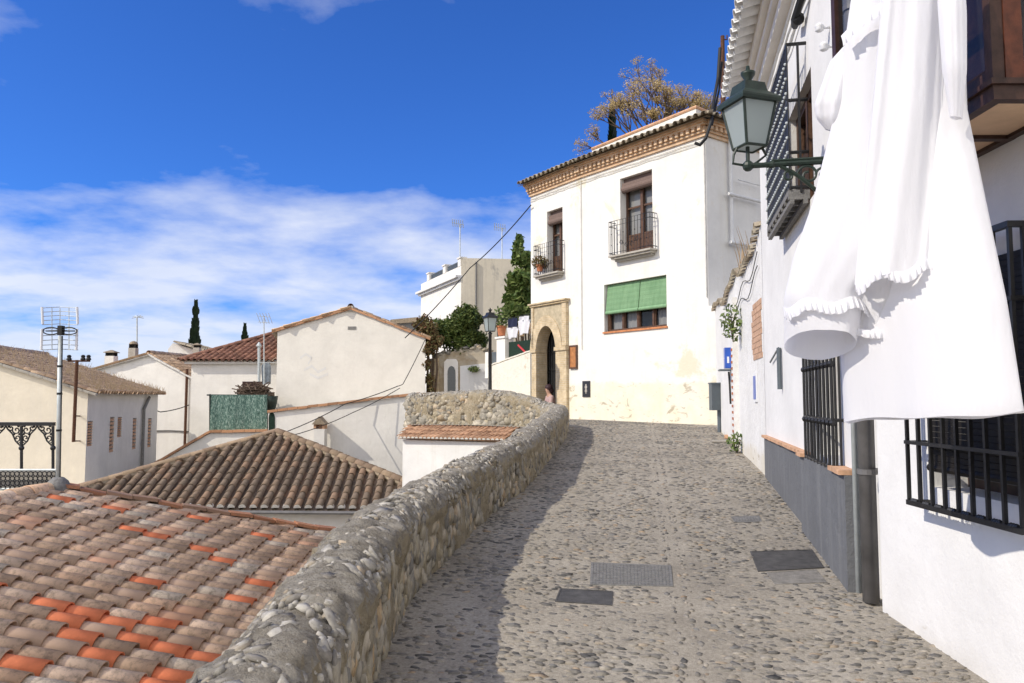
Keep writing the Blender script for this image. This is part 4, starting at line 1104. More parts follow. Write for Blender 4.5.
def near_house():
    T = thing('smooth_white_house', (2.5, 2, .2), 'smooth white house with barred window and dark glazed wooden balcony bay beside the downpipe', 'house')
    w = R3; L = w.L; zt = 6.6
    ga, z0 = w.hit(908, 502, .12); gb, _ = w.hit(1021, 527, .12); _, z1 = w.hit(1018, 220, .12)
    wa = w.hit(931, 480)[0]; wb = wa + 1.15; wz0 = z0 + .09; wz1 = z1 - .1
    wl = MB(); w.panel(wl, 0, L, -.3, zt, [(wa, wb, wz0, wz1)], .30)
    bk = [w.pt(0, 0), w.pt(0, 0, -5), w.pt(L, 0, -5), w.pt(L, 0)]
    for a, b in zip(bk, bk[1:]): wl.quad(V((a.x, a.y, -.3)), V((a.x, a.y, zt)), V((b.x, b.y, zt)), V((b.x, b.y, -.3)))
    wl.quad(*[V((q.x, q.y, zt)) for q in bk])
    wl.box((2.50, 5.121, -.3), (4, 5.7, zt))
    part('wall', wl, M['street_white'], T)
    # barred window
    f = MB(); o = -.24
    w.box(f, wa, wb, wz0, wz0 + .06, o - .04, o + .03)
    for t in (wa, (wa + wb) / 2 - .04, wb - .07): w.box(f, t, t + .07, wz0 + .06, wz1, o - .04, o + .03)
    wi = part('window', f, M['wood_dark'], T)
    g = MB(); g.quad(w.pt(wa, wz0, o), w.pt(wb, wz0, o), w.pt(wb, wz1, o), w.pt(wa, wz1, o)); part('pane', g, M['glass_dark'], wi)
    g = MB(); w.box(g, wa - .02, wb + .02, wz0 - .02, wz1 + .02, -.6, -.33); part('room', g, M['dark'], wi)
    sl = MB(); zb = wz0 + .13; n = 34; ta, tb = w.hit(934, 470, .045)[0], wb + .03
    for i in range(n):
        z = zb + (wz1 - zb) * i / n; oo = .075 - .06 * (i / n); j = .012 * (i % 2)
        w.box(sl, ta + j, tb, z, z + (wz1 - zb) / n * .93, oo - .02, oo)
    sl.tube([w.pt(ta, zb - .01, .065), w.pt(tb, zb - .01, .065)], .022, 8)
    part('slat_blind', sl, M['blind_black'], T)
    gr = MB(); n = 9; o = .12
    for i in range(n):
        t = ga + (gb - ga) * i / (n - 1); w.box(gr, t - .009, t + .009, z0, z1, o - .018, o)
    for t in (ga, gb): 
        for q in (.35,): w.box(gr, t - .008, t + .008, z0, z1, o * q, o * q + .016)
    for z in (z0, z0 + .34, z1 - .34, z1):
        h = .028 if z in (z0, z1) else .02
        w.box(gr, ga - .012, gb + .012, z - h / 2, z + h / 2, o - .024, o + .006)
        for t in (ga, gb): w.box(gr, t - .012, t + .012, z - h / 2, z + h / 2, 0, o - .024)
    for i in range(n - 1):
        t = ga + (gb - ga) * (i + .5) / (n - 1)
        for k in range(3): gr.ball(w.pt(t - .02 + .02 * k, z0 + .012, o - .008), .016, 6, 4)
    part('window_grille', gr, M['iron'], T)
    # glazed wooden bay
    zb_ = w.hit(1024, 135)[1]; c = hitz(994, 99, zb_); dep = 2.38 - c.x; yn = c.y; yf = yn + 1.55; zt2 = zb_ + 2.5
    X0 = 2.38 - dep
    b = MB(); th = .05
    b.box((X0, yn, zb_), (X0 + th, yf, zb_ + .06)); b.box((X0 + th, yn, zb_), (2.379, yn + th, zb_ + .06)); b.box((X0 + th, yf - th, zb_), (2.379, yf, zb_ + .06))
    ny = 3
    for i in range(1, ny):
        y = yn + (yf - yn) * i / ny; b.box((X0 + th, y - .022, zb_ + .002), (2.379, y + .022, zb_ + .05))
    b.box((2.34, yn + th, zb_ + .003), (2.378, yf - th, zb_ + .05))
    b.box((X0 - .015, yn - .015, zb_ + .061), (2.379, yf + .015, zb_ + .085))
    bay = part('balcony_bay', b, M['wood_dark'], T)
    p = MB(); p.box((X0 + th - .01, yn + th - .01, zb_ + .02), (2.345, yf - th + .01, zb_ + .03)); part('underside_boards', p, M['panel_beige'], bay)
    f = MB(); pw = .05
    zz = [zb_ + .086, zb_ + .75, zb_ + 1.35, zb_ + 1.95, zt2]
    for i in range(5):
        y = yn + (yf - yn - pw) * i / 4; f.box((X0, y, zb_ + .086), (X0 + pw, y + pw, zt2))
    for z in zz: f.box((X0 + .006, yn + pw, z - .001), (X0 + pw - .006, yf - pw, z + pw))
    part('bay_frame', f, M['wood_dark'], bay)
    f = MB(); k = .075
    for x in (X0 + pw + .001, X0 + .20, 2.379 - k): f.box((x, yn - .005, zb_ + .087), (x + k, yn + pw - .006, zt2 - .01))
    for z in zz[:1] + zz[2:]: f.box((X0 + pw + .002, yn + .002, z), (2.378, yn + pw - .012, z + pw))
    part('bay_side_frame', f, M['wood_red'], bay)
    g = MB(); g.quad((X0 + .025, yn + .02, zb_ + .16), (X0 + .025, yf, zb_ + .16), (X0 + .025, yf, zt2), (X0 + .025, yn + .02, zt2)); part('pane', g, M['glass'], bay)
    g = MB(); g.quad((X0 + .05, yn + .02, zb_ + .16), (2.37, yn + .02, zb_ + .16), (2.37, yn + .02, zt2), (X0 + .05, yn + .02, zt2)); part('pane', g, M['glass'], bay)
    g = MB(); g.box((2.3, yn + .08, zb_ + .16), (2.37, yf - .05, zt2)); g.box((X0 + .04, yn + .06, zt2 - .05), (2.37, yf, zt2 + .1)); part('bay_lining', g, M['wood_dark'], bay)
    return X0, yn, yf, zb_
BAY = near_house()

# ------------------------------------------------------------------ lanterns
def four_lantern(T, c, rt, rb, h, zb, rot, roof_h, mat, big=True):
    """four sided tapering lantern: c centre (x,y), zb height of its foot"""
    x, y = c; r2 = math.sqrt(2)
    cr = lambda r, z: [V((x + r * r2 * math.cos(rot + math.pi / 4 + k * math.pi / 2), y + r * r2 * math.sin(rot + math.pi / 4 + k * math.pi / 2), z)) for k in range(4)]
    b, t = cr(rb, zb), cr(rt, zb + h); f = MB(); e = .05 * rt / .2
    for k in range(4):
        f.tube([b[k], t[k]], e * .32, 6); f.tube([b[k], b[(k + 1) % 4]], e * .32, 6); f.tube([t[k], t[(k + 1) % 4]], e * .4, 6)
    part('lantern_frame', f, M[mat], T)
    g = MB()
    for k in range(4): g.quad(b[k], b[(k + 1) % 4], t[(k + 1) % 4], t[k])
    g.quad(*b[::-1]); part('lantern_glass', g, M['frost'], T)
    rf = MB(); ro = rt * 1.22; prof = [(ro * .98, zb + h - .012), (ro, zb + h + .012), (ro * .98, zb + h + .03), (rt * .72, zb + h + roof_h * .55), (rt * .70, zb + h + roof_h * .62), (rt * .62, zb + h + roof_h), (rt * .25, zb + h + roof_h * 1.02), (rt * .2, zb + h + roof_h * 1.25), (rt * .38, zb + h + roof_h * 1.5), (rt * .40, zb + h + roof_h * 1.62), (rt * .14, zb + h + roof_h * 1.66), (rt * .09, zb + h + roof_h * 1.95)]
    vs = []; fs = []
    for r, z in prof[:6]: vs += cr(r, z)
    for i in range(5):
        for k in range(4): fs.append((i * 4 + k, i * 4 + (k + 1) % 4, (i + 1) * 4 + (k + 1) % 4, (i + 1) * 4 + k))
    fs.append((20, 21, 22, 23)); fs.append((3, 2, 1, 0)); rf.add(vs, fs)
    part('lantern_roof', rf, M[mat], T)
    fi = MB(); fi.lathe([(r, z) for r, z in prof[6:]], (x, y, 0), 14); part('finial', fi, M[mat], T, smooth=True)
def wall_lantern():
    w = R2; t, z = w.hit(834, 166); q = at(746, 150, 6.72)
    # foot of the bracket on the wall; the lamp stands clear of it over the street
    L = 0.62; tip = w.pt(t, z, L)
    r = ray(748, 166); k = (w.p0 + w.d * t - EYE).dot(w.d) / r.dot(w.d); tip = EYE + r * k; L = (tip - w.pt(t, tip.z, 0)).dot(w.n); z = tip.z
    T = thing('wall_lantern', w.pt(t, z, 0), 'big dark green wall lantern with frosted panes on a scrolled bracket', 'street lamp')
    br = MB(); br.tube([w.pt(t, z, 0), w.pt(t, z, L)], .022, 8); br.tube([w.pt(t, z + .03, 0), w.pt(t, z + .03, L * .72)], .012, 6)
    br.ball(w.pt(t, z, L), .045, 10, 6); br.ball(w.pt(t, z, L * .72), .032, 8, 6)
    br.tube([w.pt(t, z - .30, .02), w.pt(t, z - .22, L * .22), w.pt(t, z - .1, L * .42), w.pt(t, z - .015, L * .62)], .016, 6)
    for c0, rr, sg in ((L * .30, .085, 1), (L * .52, .05, -1), (L * .12, .06, 1)):
        br.tube([w.pt(t, z - .10 + rr * math.sin(a) * (1 - a / 11), c0 + sg * rr * math.cos(a) * (1 - a / 11)) for a in np.linspace(0, 8, 22)], .011, 6)
    w.box(br, t - .03, t + .03, z - .42, z + .14, 0, .025)
    part('bracket', br, M['iron_green'], T, smooth=False)
    a = w.pt(t, z, L + .0); zb = at(750, 147, a.y).z; h = at(750, 104, a.y).z - zb
    px1 = at(722, 100, a.y).x; px2 = at(773, 100, a.y).x; rt = (px2 - px1) / 2 * .72
    cx_ = (px1 + px2) / 2 + .015; cy_ = a.y + .02
    s = MB()
    for sg in (-1, 1):
        s.tube([V((tip.x, tip.y, tip.z)), V((tip.x + sg * .09 - .03, tip.y, tip.z + .02)), V((cx_ + sg * .13, cy_, zb - .06)), V((cx_ + sg * .10, cy_, zb + .0))], .011, 6)
    s.tube([tip, V((tip.x + .0, tip.y, zb))], .016, 6)
    part('cradle', s, M['iron_green'], T)
    four_lantern(T, (cx_, cy_), rt, rt * .62, h, zb, .32, .165, 'iron_green')
wall_lantern()
def post_lamp():
    b = at(490, 400, 24.0); g = ground_z(0, 24); zt = at(490, 311, 24).z; zl = at(490, 332, 24).z
    T = thing('street_lamp', (b.x, b.y, g), 'black lamp post with a small lantern standing behind the parapet bend', 'street lamp')
    p = MB(); p.lathe([(.13, 0), (.13, .25), (.09, .32), (.065, .5), (.055, 1.2), (.048, zl - g - .08), (.075, zl - g - .05), (.03, zl - g)], (b.x, b.y, g), 12); part('post', p, M['iron'], T, smooth=True)
    four_lantern(T, (b.x, b.y), .155, .11, .42, zl + .02, .5, .16, 'iron')
post_lamp()

# ------------------------------------------------------------------ the white dress on the line
def ring_tube(mb, rows, n=72, fold=0.0, m=9, seed=0, close=False, hem=0.0):
    """rows: (left point, right point, half depth, fold amount)"""
    vs = []; fs = []; rd = random.Random(seed); ph = [rd.uniform(0, 6.28) for _ in range(6)]
    for i, row in enumerate(rows):
        Lp, Rp, dp, fa = row[:4]
        Lp, Rp = V(Lp), V(Rp); c = (Lp + Rp) / 2; u = (Rp - Lp) / 2; v = V((-u.y, u.x, 0)).normalized() * dp
        if len(rows[i]) > 4: v = rows[i][4]
        for k in range(n):
            a = 2 * math.pi * k / n; s = i / max(1, len(rows) - 1)
            f = fa * (math.sin(m * a + ph[0] + .9 * math.sin(s * 3 + ph[1])) + .55 * math.sin((2 * m - 3) * a + ph[2] + 1.4 * s) + .3 * math.sin((3 * m + 1) * a + ph[3] - s))
            vn = v.normalized()
            q = c + u * math.cos(a) + v * math.sin(a) + vn * f + u * (.25 * f * math.cos(a))
            if hem: q.z += hem * s ** 5 * (math.sin(3 * a + 1) + .6 * math.sin(7 * a + 2)); q += vn * (hem * 1.2 * s ** 4 * math.sin(5 * a + 3))
            vs.append(q)
    for i in range(len(rows) - 1):
        for k in range(n): fs.append((i * n + k, i * n + (k + 1) % n, (i + 1) * n + (k + 1) % n, (i + 1) * n + k))
    if close: fs.append(tuple(range(n))[::-1])
    mb.add(vs, fs)
def interp_rows(keys, n):
    """keys: (t, (pxL,pyL,YL), (pxR,pyR,YR), depth, fold) -> n rows, smooth"""
    ts = [k[0] for k in keys]; out = []
    for i in range(n):
        t = ts[0] + (ts[-1] - ts[0]) * i / (n - 1); g = lambda f: float(np.interp(t, ts, [f(k) for k in keys]))
        L = at(g(lambda k: k[1][0]), g(lambda k: k[1][1]), g(lambda k: k[1][2])); R = at(g(lambda k: k[2][0]), g(lambda k: k[2][1]), g(lambda k: k[2][2]))
        out.append((L, R, g(lambda k: k[3]), g(lambda k: k[4])))
    return out
def frill(mb, pts, drop, out_, amp=.02, waves=26, seed=0):
    """gathered soft strip hanging from a line of points"""
    n = 420; P = [V(p) for p in pts]; d = [0]
    for a, b in zip(P, P[1:]): d.append(d[-1] + (b - a).length)
    vs = []; rows_ = 7; j = 0
    for i in range(n + 1):
        s = d[-1] * i / n
        while j < len(P) - 2 and d[j + 1] < s: j += 1
        p = P[j].lerp(P[j + 1], (s - d[j]) / max(1e-6, d[j + 1] - d[j])); x = i / n * waves
        ph = x * 6.283 + 1.6 * mnoise.noise(V((x * .45, seed, 0))) * 2; am = amp * (.75 + .6 * mnoise.noise(V((x * .6, seed, 5))))
        for r in range(rows_):
            k = r / (rows_ - 1); wv = math.sin(ph) * am * (.12 + k)
            vs.append(p + V(drop) * k * (1 + .16 * mnoise.noise(V((x * .8, seed, 9)))) + V(out_) * (wv + amp * .8 * math.sin(k * 2.4)) + V((.35 * math.cos(ph) * am * k, 0, .12 * wv * k)))
    fs = []
    for i in range(n):
        for r in range(rows_ - 1): a = i * rows_ + r; fs.append((a, a + rows_, a + rows_ + 1, a + 1))
    mb.add(vs, fs)
def dress():
    T = thing('white_dress', at(915, 420, 3.4), 'long white cotton nightgown with frilled layers billowing on the line above the barred window', 'dress')
    sk = MB()
    rows = interp_rows([(0, (866, -40, 3.55), (958, -40, 3.2), .05, .006), (.12, (858, 10, 3.55), (964, 14, 3.2), .06, .007), (.32, (848, 100, 3.6), (966, 108, 3.15), .08, .008), (.5, (842, 200, 3.65), (983, 195, 3.05), .10, .008), (.75, (840, 310, 3.72), (1004, 300, 2.95), .13, .008), (.97, (848, 414, 3.8), (1020, 405, 2.9), .15, .009), (1, (848, 422, 3.8), (1022, 413, 2.9), .15, .009)], 60)
    ring_tube(sk, rows, 140, 0, 4, 3, hem=.006); part('skirt', sk, M['cloth'], T, smooth=True)
    
    # the wide front layer, blown out to a bell at its hem
    fl = MB()
    rows = interp_rows([(0, (856, -35, 3.48), (925, -35, 3.30), .05, .005), (.15, (848, 20, 3.48), (930, 20, 3.28), .06, .007), (.35, (836, 110, 3.52), (934, 110, 3.24), .07, .008), (.55, (813, 205, 3.56), (930, 200, 3.22), .09, .008), (.78, (794, 258, 3.60), (905, 250, 3.30), .11, .008), (.93, (784, 300, 3.62), (868, 292, 3.42), .12, .006)], 40)
    c = at(819, 345, 3.56); u = (at(855, 337, 3.42) - at(783, 337, 3.62)) / 2; v = V((.03, .14, -.060))
    l0, r0 = at(784, 300, 3.62), at(868, 292, 3.42); cc = (l0 + r0) / 2; v0 = V((-(r0 - l0).y, (r0 - l0).x, 0)).normalized() * .12
    for s_ in (.2, .4, .6, .8, 1.0):
        c1 = cc.lerp(c, s_); uu = ((r0 - l0) / 2).lerp(u, s_); rows.append((c1 - uu, c1 + uu, .15, .004, v0.lerp(v, s_)))
    ring_tube(fl, rows, 100, 0, 4, 8); o = part('front_layer', fl, M['cloth'], T, smooth=True)
    fr = MB(); pts = []; base = rows[-5]; cc = (base[0] + base[1]) / 2; uu = (base[1] - base[0]) / 2; vv = base[4]
    for k in range(49):
        a = math.pi * .93 + math.pi * 1.14 * k / 48; pts.append(cc + uu * 1.03 * math.cos(a) + vv * 1.06 * math.sin(a) + V((0, 0, .015 * math.sin(k * .4))))
    frill(fr, pts, (0, -.02, -.055), (-.12, -.98, 0), .010, 22, 1); part('frill', fr, M['cloth'], o, smooth=True)
    # second frilled layer to the side
    f2 = MB(); rows = interp_rows([(0, (885, -35, 3.26), (945, -35, 3.22), .05, .006), (.4, (872, 110, 3.28), (942, 110, 3.18), .06, .008), (.75, (862, 215, 3.34), (936, 210, 3.17), .07, .009), (1, (856, 286, 3.36), (931, 268, 3.16), .08, .010)], 34)
    ring_tube(f2, rows, 90, 0, 4, 5); o2 = part('side_layer', f2, M['cloth'], T, smooth=True)
    e = rows[-1]; cc = (e[0] + e[1]) / 2; uu = (e[1] - e[0]) / 2; vv = V((-uu.y, uu.x, 0)).normalized() * .08; fr = MB(); pts = []
    for k in range(49):
        a = math.pi * .95 + math.pi * 1.1 * k / 48; pts.append(cc + uu * 1.02 * math.cos(a) + vv * 1.05 * math.sin(a) + V((0, 0, .02 + .022 * math.sin(k * .33 + 1))))
    frill(fr, pts, (0, -.01, -.050), (-.12, -.98, 0), .011, 17, 2); part('frill', fr, M['cloth'], o2, smooth=True)
    # crumpled fold between the two frills, with its own gathered edge
    f3 = MB(); rows = interp_rows([(0, (845, 270, 3.42), (900, 262, 3.3), .05, .008), (.5, (849, 300, 3.46), (897, 298, 3.34), .06, .010), (1, (852, 330, 3.5), (884, 332, 3.4), .04, .010)], 18)
    ring_tube(f3, rows, 60, 0, 3, 2); o3 = part('gathered_fold', f3, M['cloth'], T, smooth=True)
    fr = MB(); frill(fr, [at(850, 326, 3.45), at(862, 329, 3.40), at(874, 331, 3.36), at(884, 330, 3.35)], (0, 0, -.035), (-.12, -.98, 0), .008, 6, 3); part('frill', fr, M['cloth'], o3, smooth=True)
    # sleeves
    s = MB(); rows = interp_rows([(0, (846, 46, 3.55), (858, 50, 3.5), .03, .004), (.3, (830, 64, 3.57), (856, 70, 3.5), .06, .006), (.65, (814, 108, 3.58), (848, 104, 3.5), .075, .007), (.88, (817, 120, 3.58), (844, 122, 3.5), .06, .007), (1, (826, 130, 3.57), (840, 132, 3.52), .03, .004)], 22)
    ring_tube(s, rows, 60, 0, 4, 4); part('sleeve', s, M['cloth'], T, smooth=True)
    s = MB(); rows = interp_rows([(0, (936, -30, 3.1), (964, -30, 3.05), .03, .004), (.3, (938, 10, 3.08), (967, 12, 3.02), .06, .005), (.7, (942, 70, 3.07), (967, 70, 3.02), .06, .005), (1, (950, 118, 3.08), (962, 118, 3.05), .03, .003)], 22)
    ring_tube(s, rows, 60, 0, 4, 6); part('sleeve', s, M['cloth'], T, smooth=True)
    fr = MB(); frill(fr, [at(841, 36, 3.4), at(852, 24, 3.36), at(872, 8, 3.3), at(892, -4, 3.25)], (0, -.01, -.055), (-.12, -.98, 0), .010, 6, 4); part('collar_frill', fr, M['cloth'], T, smooth=True)
dress()
def line():
    a = R2.pt(R2.L - .2, 3.75, .02); X0, yn, yf, zb_ = BAY
    p0, p1 = at(858, -38, 3.5), at(962, -38, 3.2); m = MB()
    d = (p0 - p1); q = p1 - d * .25; m.tube([a, p0, p1, V((X0 - .005, yn - .06, p1.z))], .006, 5)
    T = thing('clothesline', p0, 'thin wire strung along the white house front above the nightgown', 'clothesline'); part('wire', m, M['cable'], T)
line()

# ------------------------------------------------------------------ somebody sitting in the doorway
def skin_mesh(joints, edges, root):
    me_ = bpy.data.meshes.new('figure'); me_.from_pydata([j[0] for j in joints], edges, [])
    o = bpy.data.objects.new('figure_tmp', me_); COL.objects.link(o)
    m = o.modifiers.new('s', 'SKIN'); m.use_smooth_shade = True
    sv = me_.skin_vertices[0].data
    for i, j in enumerate(joints): sv[i].radius = (j[1], j[1]) if not isinstance(j[1], tuple) else j[1]; sv[i].use_root = (i == root)
    o.modifiers.new('d', 'SUBSURF').levels = 1
    dg = bpy.context.evaluated_depsgraph_get(); ev = o.evaluated_get(dg); r = bpy.data.meshes.new_from_object(ev)
    bpy.data.objects.remove(o); mb = MB(); mb.v = [tuple(v.co) for v in r.vertices]; mb.f = [tuple(p.vertices) for p in r.polygons]; return mb
def person():
    b = MHL.pt(MHL.hit(552.5, 395)[0], 1.15, -.0); F = MHL.n.copy(); S = MHL.d.copy(); U = V((0, 0, 1))
    F = (F * .9 - S * .25).normalized(); S = F.cross(U)
    P = lambda f, s, u: b + F * f + S * s + U * u
    T = thing('person', b, 'dark haired person in a mauve jacket sitting hunched on the doorstep under the brick arch', 'person')
    J = [(P(0, 0, .10), .13), (P(.04, 0, .30), .13), (P(.10, 0, .48), .125), (P(.12, 0, .59), .06), (P(.15, 0, .68), .085), (P(.17, 0, .77), .095), (P(.16, 0, .84), .07),
         (P(.10, .17, .50), .06), (P(.14, .23, .30), .048), (P(.32, .16, .20), .036), (P(.40, .10, .19), .03),
         (P(.10, -.17, .50), .06), (P(.14, -.23, .30), .048), (P(.32, -.16, .20), .036), (P(.40, -.10, .19), .03),
         (P(.02, .10, .08), .09), (P(.42, .12, .14), .065), (P(.40, .12, -.08), .05), (P(.50, .12, -.10), .04),
         (P(.02, -.10, .08), .09), (P(.42, -.12, .14), .065), (P(.40, -.12, -.08), .05), (P(.50, -.12, -.10), .04)]
    E_ = [(0, 1), (1, 2), (2, 3), (3, 4), (4, 5), (5, 6), (2, 7), (7, 8), (8, 9), (9, 10), (2, 11), (11, 12), (12, 13), (13, 14), (0, 15), (15, 16), (16, 17), (17, 18), (0, 19), (19, 20), (20, 21), (21, 22)]
    part('body', skin_mesh(J, E_, 0), M['skin'], T, smooth=True)
    g = 1.16; j2 = [(p, r * g + .012) for p, r in J]
    js = [j2[i] for i in (0, 1, 2, 7, 8, 9, 11, 12, 13)]; part('jacket', skin_mesh(js, [(0, 1), (1, 2), (2, 3), (3, 4), (4, 5), (2, 6), (6, 7), (7, 8)], 0), M['jacket'], T, smooth=True)
    js = [j2[i] for i in (0, 15, 16, 17, 19, 20, 21)]; part('trousers', skin_mesh(js, [(0, 1), (1, 2), (2, 3), (0, 4), (4, 5), (5, 6)], 0), M['trousers'], T, smooth=True)
    h = MB(); h.ball(P(.125, 0, .80), .125, 12, 8, (1, 1, .95)); h.ball(P(.06, 0, .70), .10, 10, 6); part('hair', h, M['hair'], T, smooth=True)
person()

# ================================================================== ROOFS AND HOUSES BELOW THE STREET
def near_roof():
    rel = lambda x, y: V((x, y, 1.6 - 3.19 - .27 * x))
    ridge0, ridge1 = rel(-6.75, 3.2), rel(-6.75, 11.6); far = rel(-1.12, 14.6)
    B0, B1 = rel(-1.16, 3.2), rel(-1.16, 6.5)
    T = thing('tiled_roof_house', (-4, 8, -6.4), 'low house beside the parapet with weathered pinkish roof tiles and scattered new orange ones', 'house')
    mb, sh = MB(), MB()
    cs = [ridge0, ridge1, far, rel(-1.12, 12), rel(-1.0, 8), B1, B0]
    nw = MB(); tile_roof(mb, cs, .25, .33, .104, 10, .010, True, sh, cdep=.035, tilt=.075, alt=(nw, lambda p: .40 if (p.y < 7.6 and p.x < -1.6) else .045))
    nf = len(mb.f); mb.add(nw.v, nw.f); ro = part('roof_tiles', mb, M['tile_near'], T, smooth=True); ro.data.materials.append(M['tile_new'])
    for pg_ in ro.data.polygons: pg_.material_index = 1 if pg_.index >= nf else 0
    part('roof_bed', sh, M['tile_hip'], T)
    rm = MB(); ridge_tiles(rm, ridge1 + V((0, .15, .04)), ridge0 + V((0, 0, .04)), .125, .36, 9); part('ridge_tiles', rm, M['tile_near'], T, smooth=True)
    bd = MB(); bd.tube([ridge0 + V((.06, 0, -.09)), ridge1 + V((.06, .1, -.09))], .13, 8); bd.tube([ridge1 + V((.05, .05, -.05)), far + V((0, 0, -.05))], .13, 8); part('ridge_mortar', bd, M['tile_hip'], T, smooth=True)
    # far verge: a course of flat red tiles bedded along the edge
    vg = MB(); d = far - ridge1; L = d.length; d.normalize(); n = int(L / .36); up = V((0, 0, 1)); sd_ = d.cross(up).normalized()
    for i in range(n):
        p = ridge1 + d * (i * L / n) + up * (.09 + random.uniform(-.012, .012)) - sd_ * .16
        vg.obox(p, d * (L / n * .97) + up * random.uniform(-.02, .02), sd_ * (.30 + random.uniform(-.02, .02)), up * .05)
    part('verge_tiles', vg, M['verge'], T)
    wl = MB(); wl.prism([V((ridge0.x, ridge0.y, -6.5)), V((ridge1.x, ridge1.y, -6.5)), V((far.x, far.y, -6.5)), V((far.x, ridge0.y, -6.5))], (0, 0, 3.6))
    wl.quad(V((ridge1.x, ridge1.y + .05, -6.5)), V((far.x, far.y + .05, -6.5)), far + V((0, .05, -.02)), ridge1 + V((0, .05, -.02)))
    wl.quad(V((ridge0.x - .05, ridge0.y, -6.5)), V((ridge1.x - .05, ridge1.y, -6.5)), ridge1 + V((-.05, 0, -.02)), ridge0 + V((-.05, 0, -.02)))
    part('wall', wl, M['white_old'], T)
    # mortar lump that holds the mast
    b = at(58, 489, 11.6)
    m = MB(); m.ball(b, .17, 10, 7, (1, 1, 1.1)); part('mast_mortar', m, M['concrete'], T, smooth=True)
    return b
M['tile_new'] = simple('new_orange_tiles', (.78, .24, .11), .8, .22, 5, bump=.25)
M['verge'] = tilemat('verge_tiles', [(0, (.42, .20, .11)), (.4, (.36, .17, .10)), (.7, (.30, .19, .13)), (1, (.48, .22, .12))], amt=.5)
MAST = near_roof()

def mast_antenna():
    base = MAST; top = at(60.5, 336, 11.6); T = thing('grid_antenna', base, 'large television aerial with a wire grid reflector on a tall galvanised mast', 'antenna')
    m = MB(); m.tube([base, top], .034, 10); part('mast', m, M['steel'], T, smooth=True)
    g = MB(); y = 11.6
    p = lambda px, py, dy=0: at(px, py, y + dy)
    for side in (0, 1):
        xa, xb = (42, 60) if side == 0 else (60, 78)
        for (ya, yb, n) in ((308, 329, 6), (331, 350, 5)):
            for i in range(n): 
                yy = ya + (yb - ya) * i / (n - 1); g.tube([p(xa, yy, -.10), p(60, yy - 1, .10) if side == 0 else p(60, yy - 1, .10)] if side == 0 else [p(60, yy - 1, .10), p(xb, yy, -.10)], .006, 5)
    for x in (52, 60, 69): g.tube([p(x, 308, .0), p(x, 350, .0)], .007, 5)
    part('reflector_grid', g, M['steel'], T)
    e = MB()
    for x in (42, 77):
        for (a, b, dx) in ((307, 324, 1), (329, 350, -1)): e = MB(); e.tube([p(x, a, -.10), p(x + dx * .8, b, -.10)], .018, 6); part('reflector_edge', e, M['white_enamel'], T)
    e = MB()
    for cx_ in (51, 69):
        e.tube([p(cx_ + 8 * math.cos(a), 331 + 3.6 * math.sin(a), -.16) for a in np.linspace(0, 6.28, 16)], .009, 5)
    e.tube([p(46, 331, -.16), p(75, 331, -.16)], .010, 5); e.box(p(57, 335, -.2), p(65, 326, -.12)); part('dipole', e, M['cable'], T)
    c = MB(); c.tube([base.lerp(top, k / 10) + V((.04, -.02, 0)) for k in range(11)], .008, 5); part('cable', c, M['cable'], T)
    for k in (.38, .62, .8):
        q = base.lerp(top, k); m = MB(); m.tube([q - V((0, 0, .015)), q + V((0, 0, .015))], .04, 8); part('mast_clip', m, M['cable'], T)
mast_antenna()

def hip_roof():
    ap = at(277, 433, 22.7); eL = at(20, 505, 18.9); eR = at(470, 512, 18.4)
    T = thing('hip_roof_house', (ap.x, ap.y, -6.4), 'house with dark brown ribbed hip roof in the middle of the lower rooftops', 'house')
    mb, sh = MB(), MB(); zE = eL.z = eR.z = at(300, 508, 18.6).z
    bL = V((eL.x - .5, 27.6, zE)); bR = V((-4.6, 27.4, zE))
    o, n, u, d, ends = tile_roof(mb, [eL, eR, ap], .262, .33, .088, 8, .006, True, sh, down=(.06, -1, -.37), cdep=-.005, tilt=.045)
    tile_roof(mb, [eR, bR, ap], .27, .33, .105, 6, .01, True, sh); tile_roof(mb, [bL, eL, ap], .27, .33, .105, 6, .01, True, sh); tile_roof(mb, [bR, bL, ap], .27, .33, .105, 6, .01, True, sh)
    part('roof_tiles', mb, M['tile_brown'], T, smooth=True); part('roof_bed', sh, M['tile_hip'], T)
    pg = MB()
    for a, b in ends:
        c = o + u * a + d * (b + .012); seg = 8
        vs = [c + u * (math.cos(math.pi * k / seg) * .086) + n * (math.sin(math.pi * k / seg) * .080 + .004) for k in range(seg + 1)]
        pg.prism([v - d * .09 for v in vs], d * .085)
    part('eaves_mortar', pg, M['mortar_cap'], T)
    hp = MB(); up = V((0, 0, .05))
    for q, r in ((eL, .10), (eR, .12)): ridge_tiles(hp, ap + up, q + up, r, .34, 8)
    part('hip_tiles', hp, M['tile_hiptan'], T, smooth=True)
    hb = MB()
    for q in (eL, eR): hb.tube([ap - V((0, 0, .02)), q - V((0, 0, .02))], .11, 8)
    part('hip_bed', hb, M['tile_hip'], T)
    gt = MB(); f = V((0, -1, 0)); gt.tube([eL + f * .03 - V((0, 0, .10)), eR + f * .03 - V((0, 0, .10))], .045, 8); part('gutter', gt, M['pipe'], T)
    wl = MB(); wl.prism([V((eL.x + .1, eL.y + .35, -6.5)), V((eR.x - .1, eR.y + .35, -6.5)), V((bR.x - .4, bR.y - .3, -6.5)), V((bL.x + .4, bL.y - .3, -6.5))], (0, 0, zE + 6.5 - .12))
    part('wall', wl, M['white'], T)
M['tile_hiptan'] = tilemat('hip_cover_tiles', [(0, (.34, .25, .17)), (.5, (.28, .20, .14)), (1, (.38, .28, .2))], amt=.45)
hip_roof()

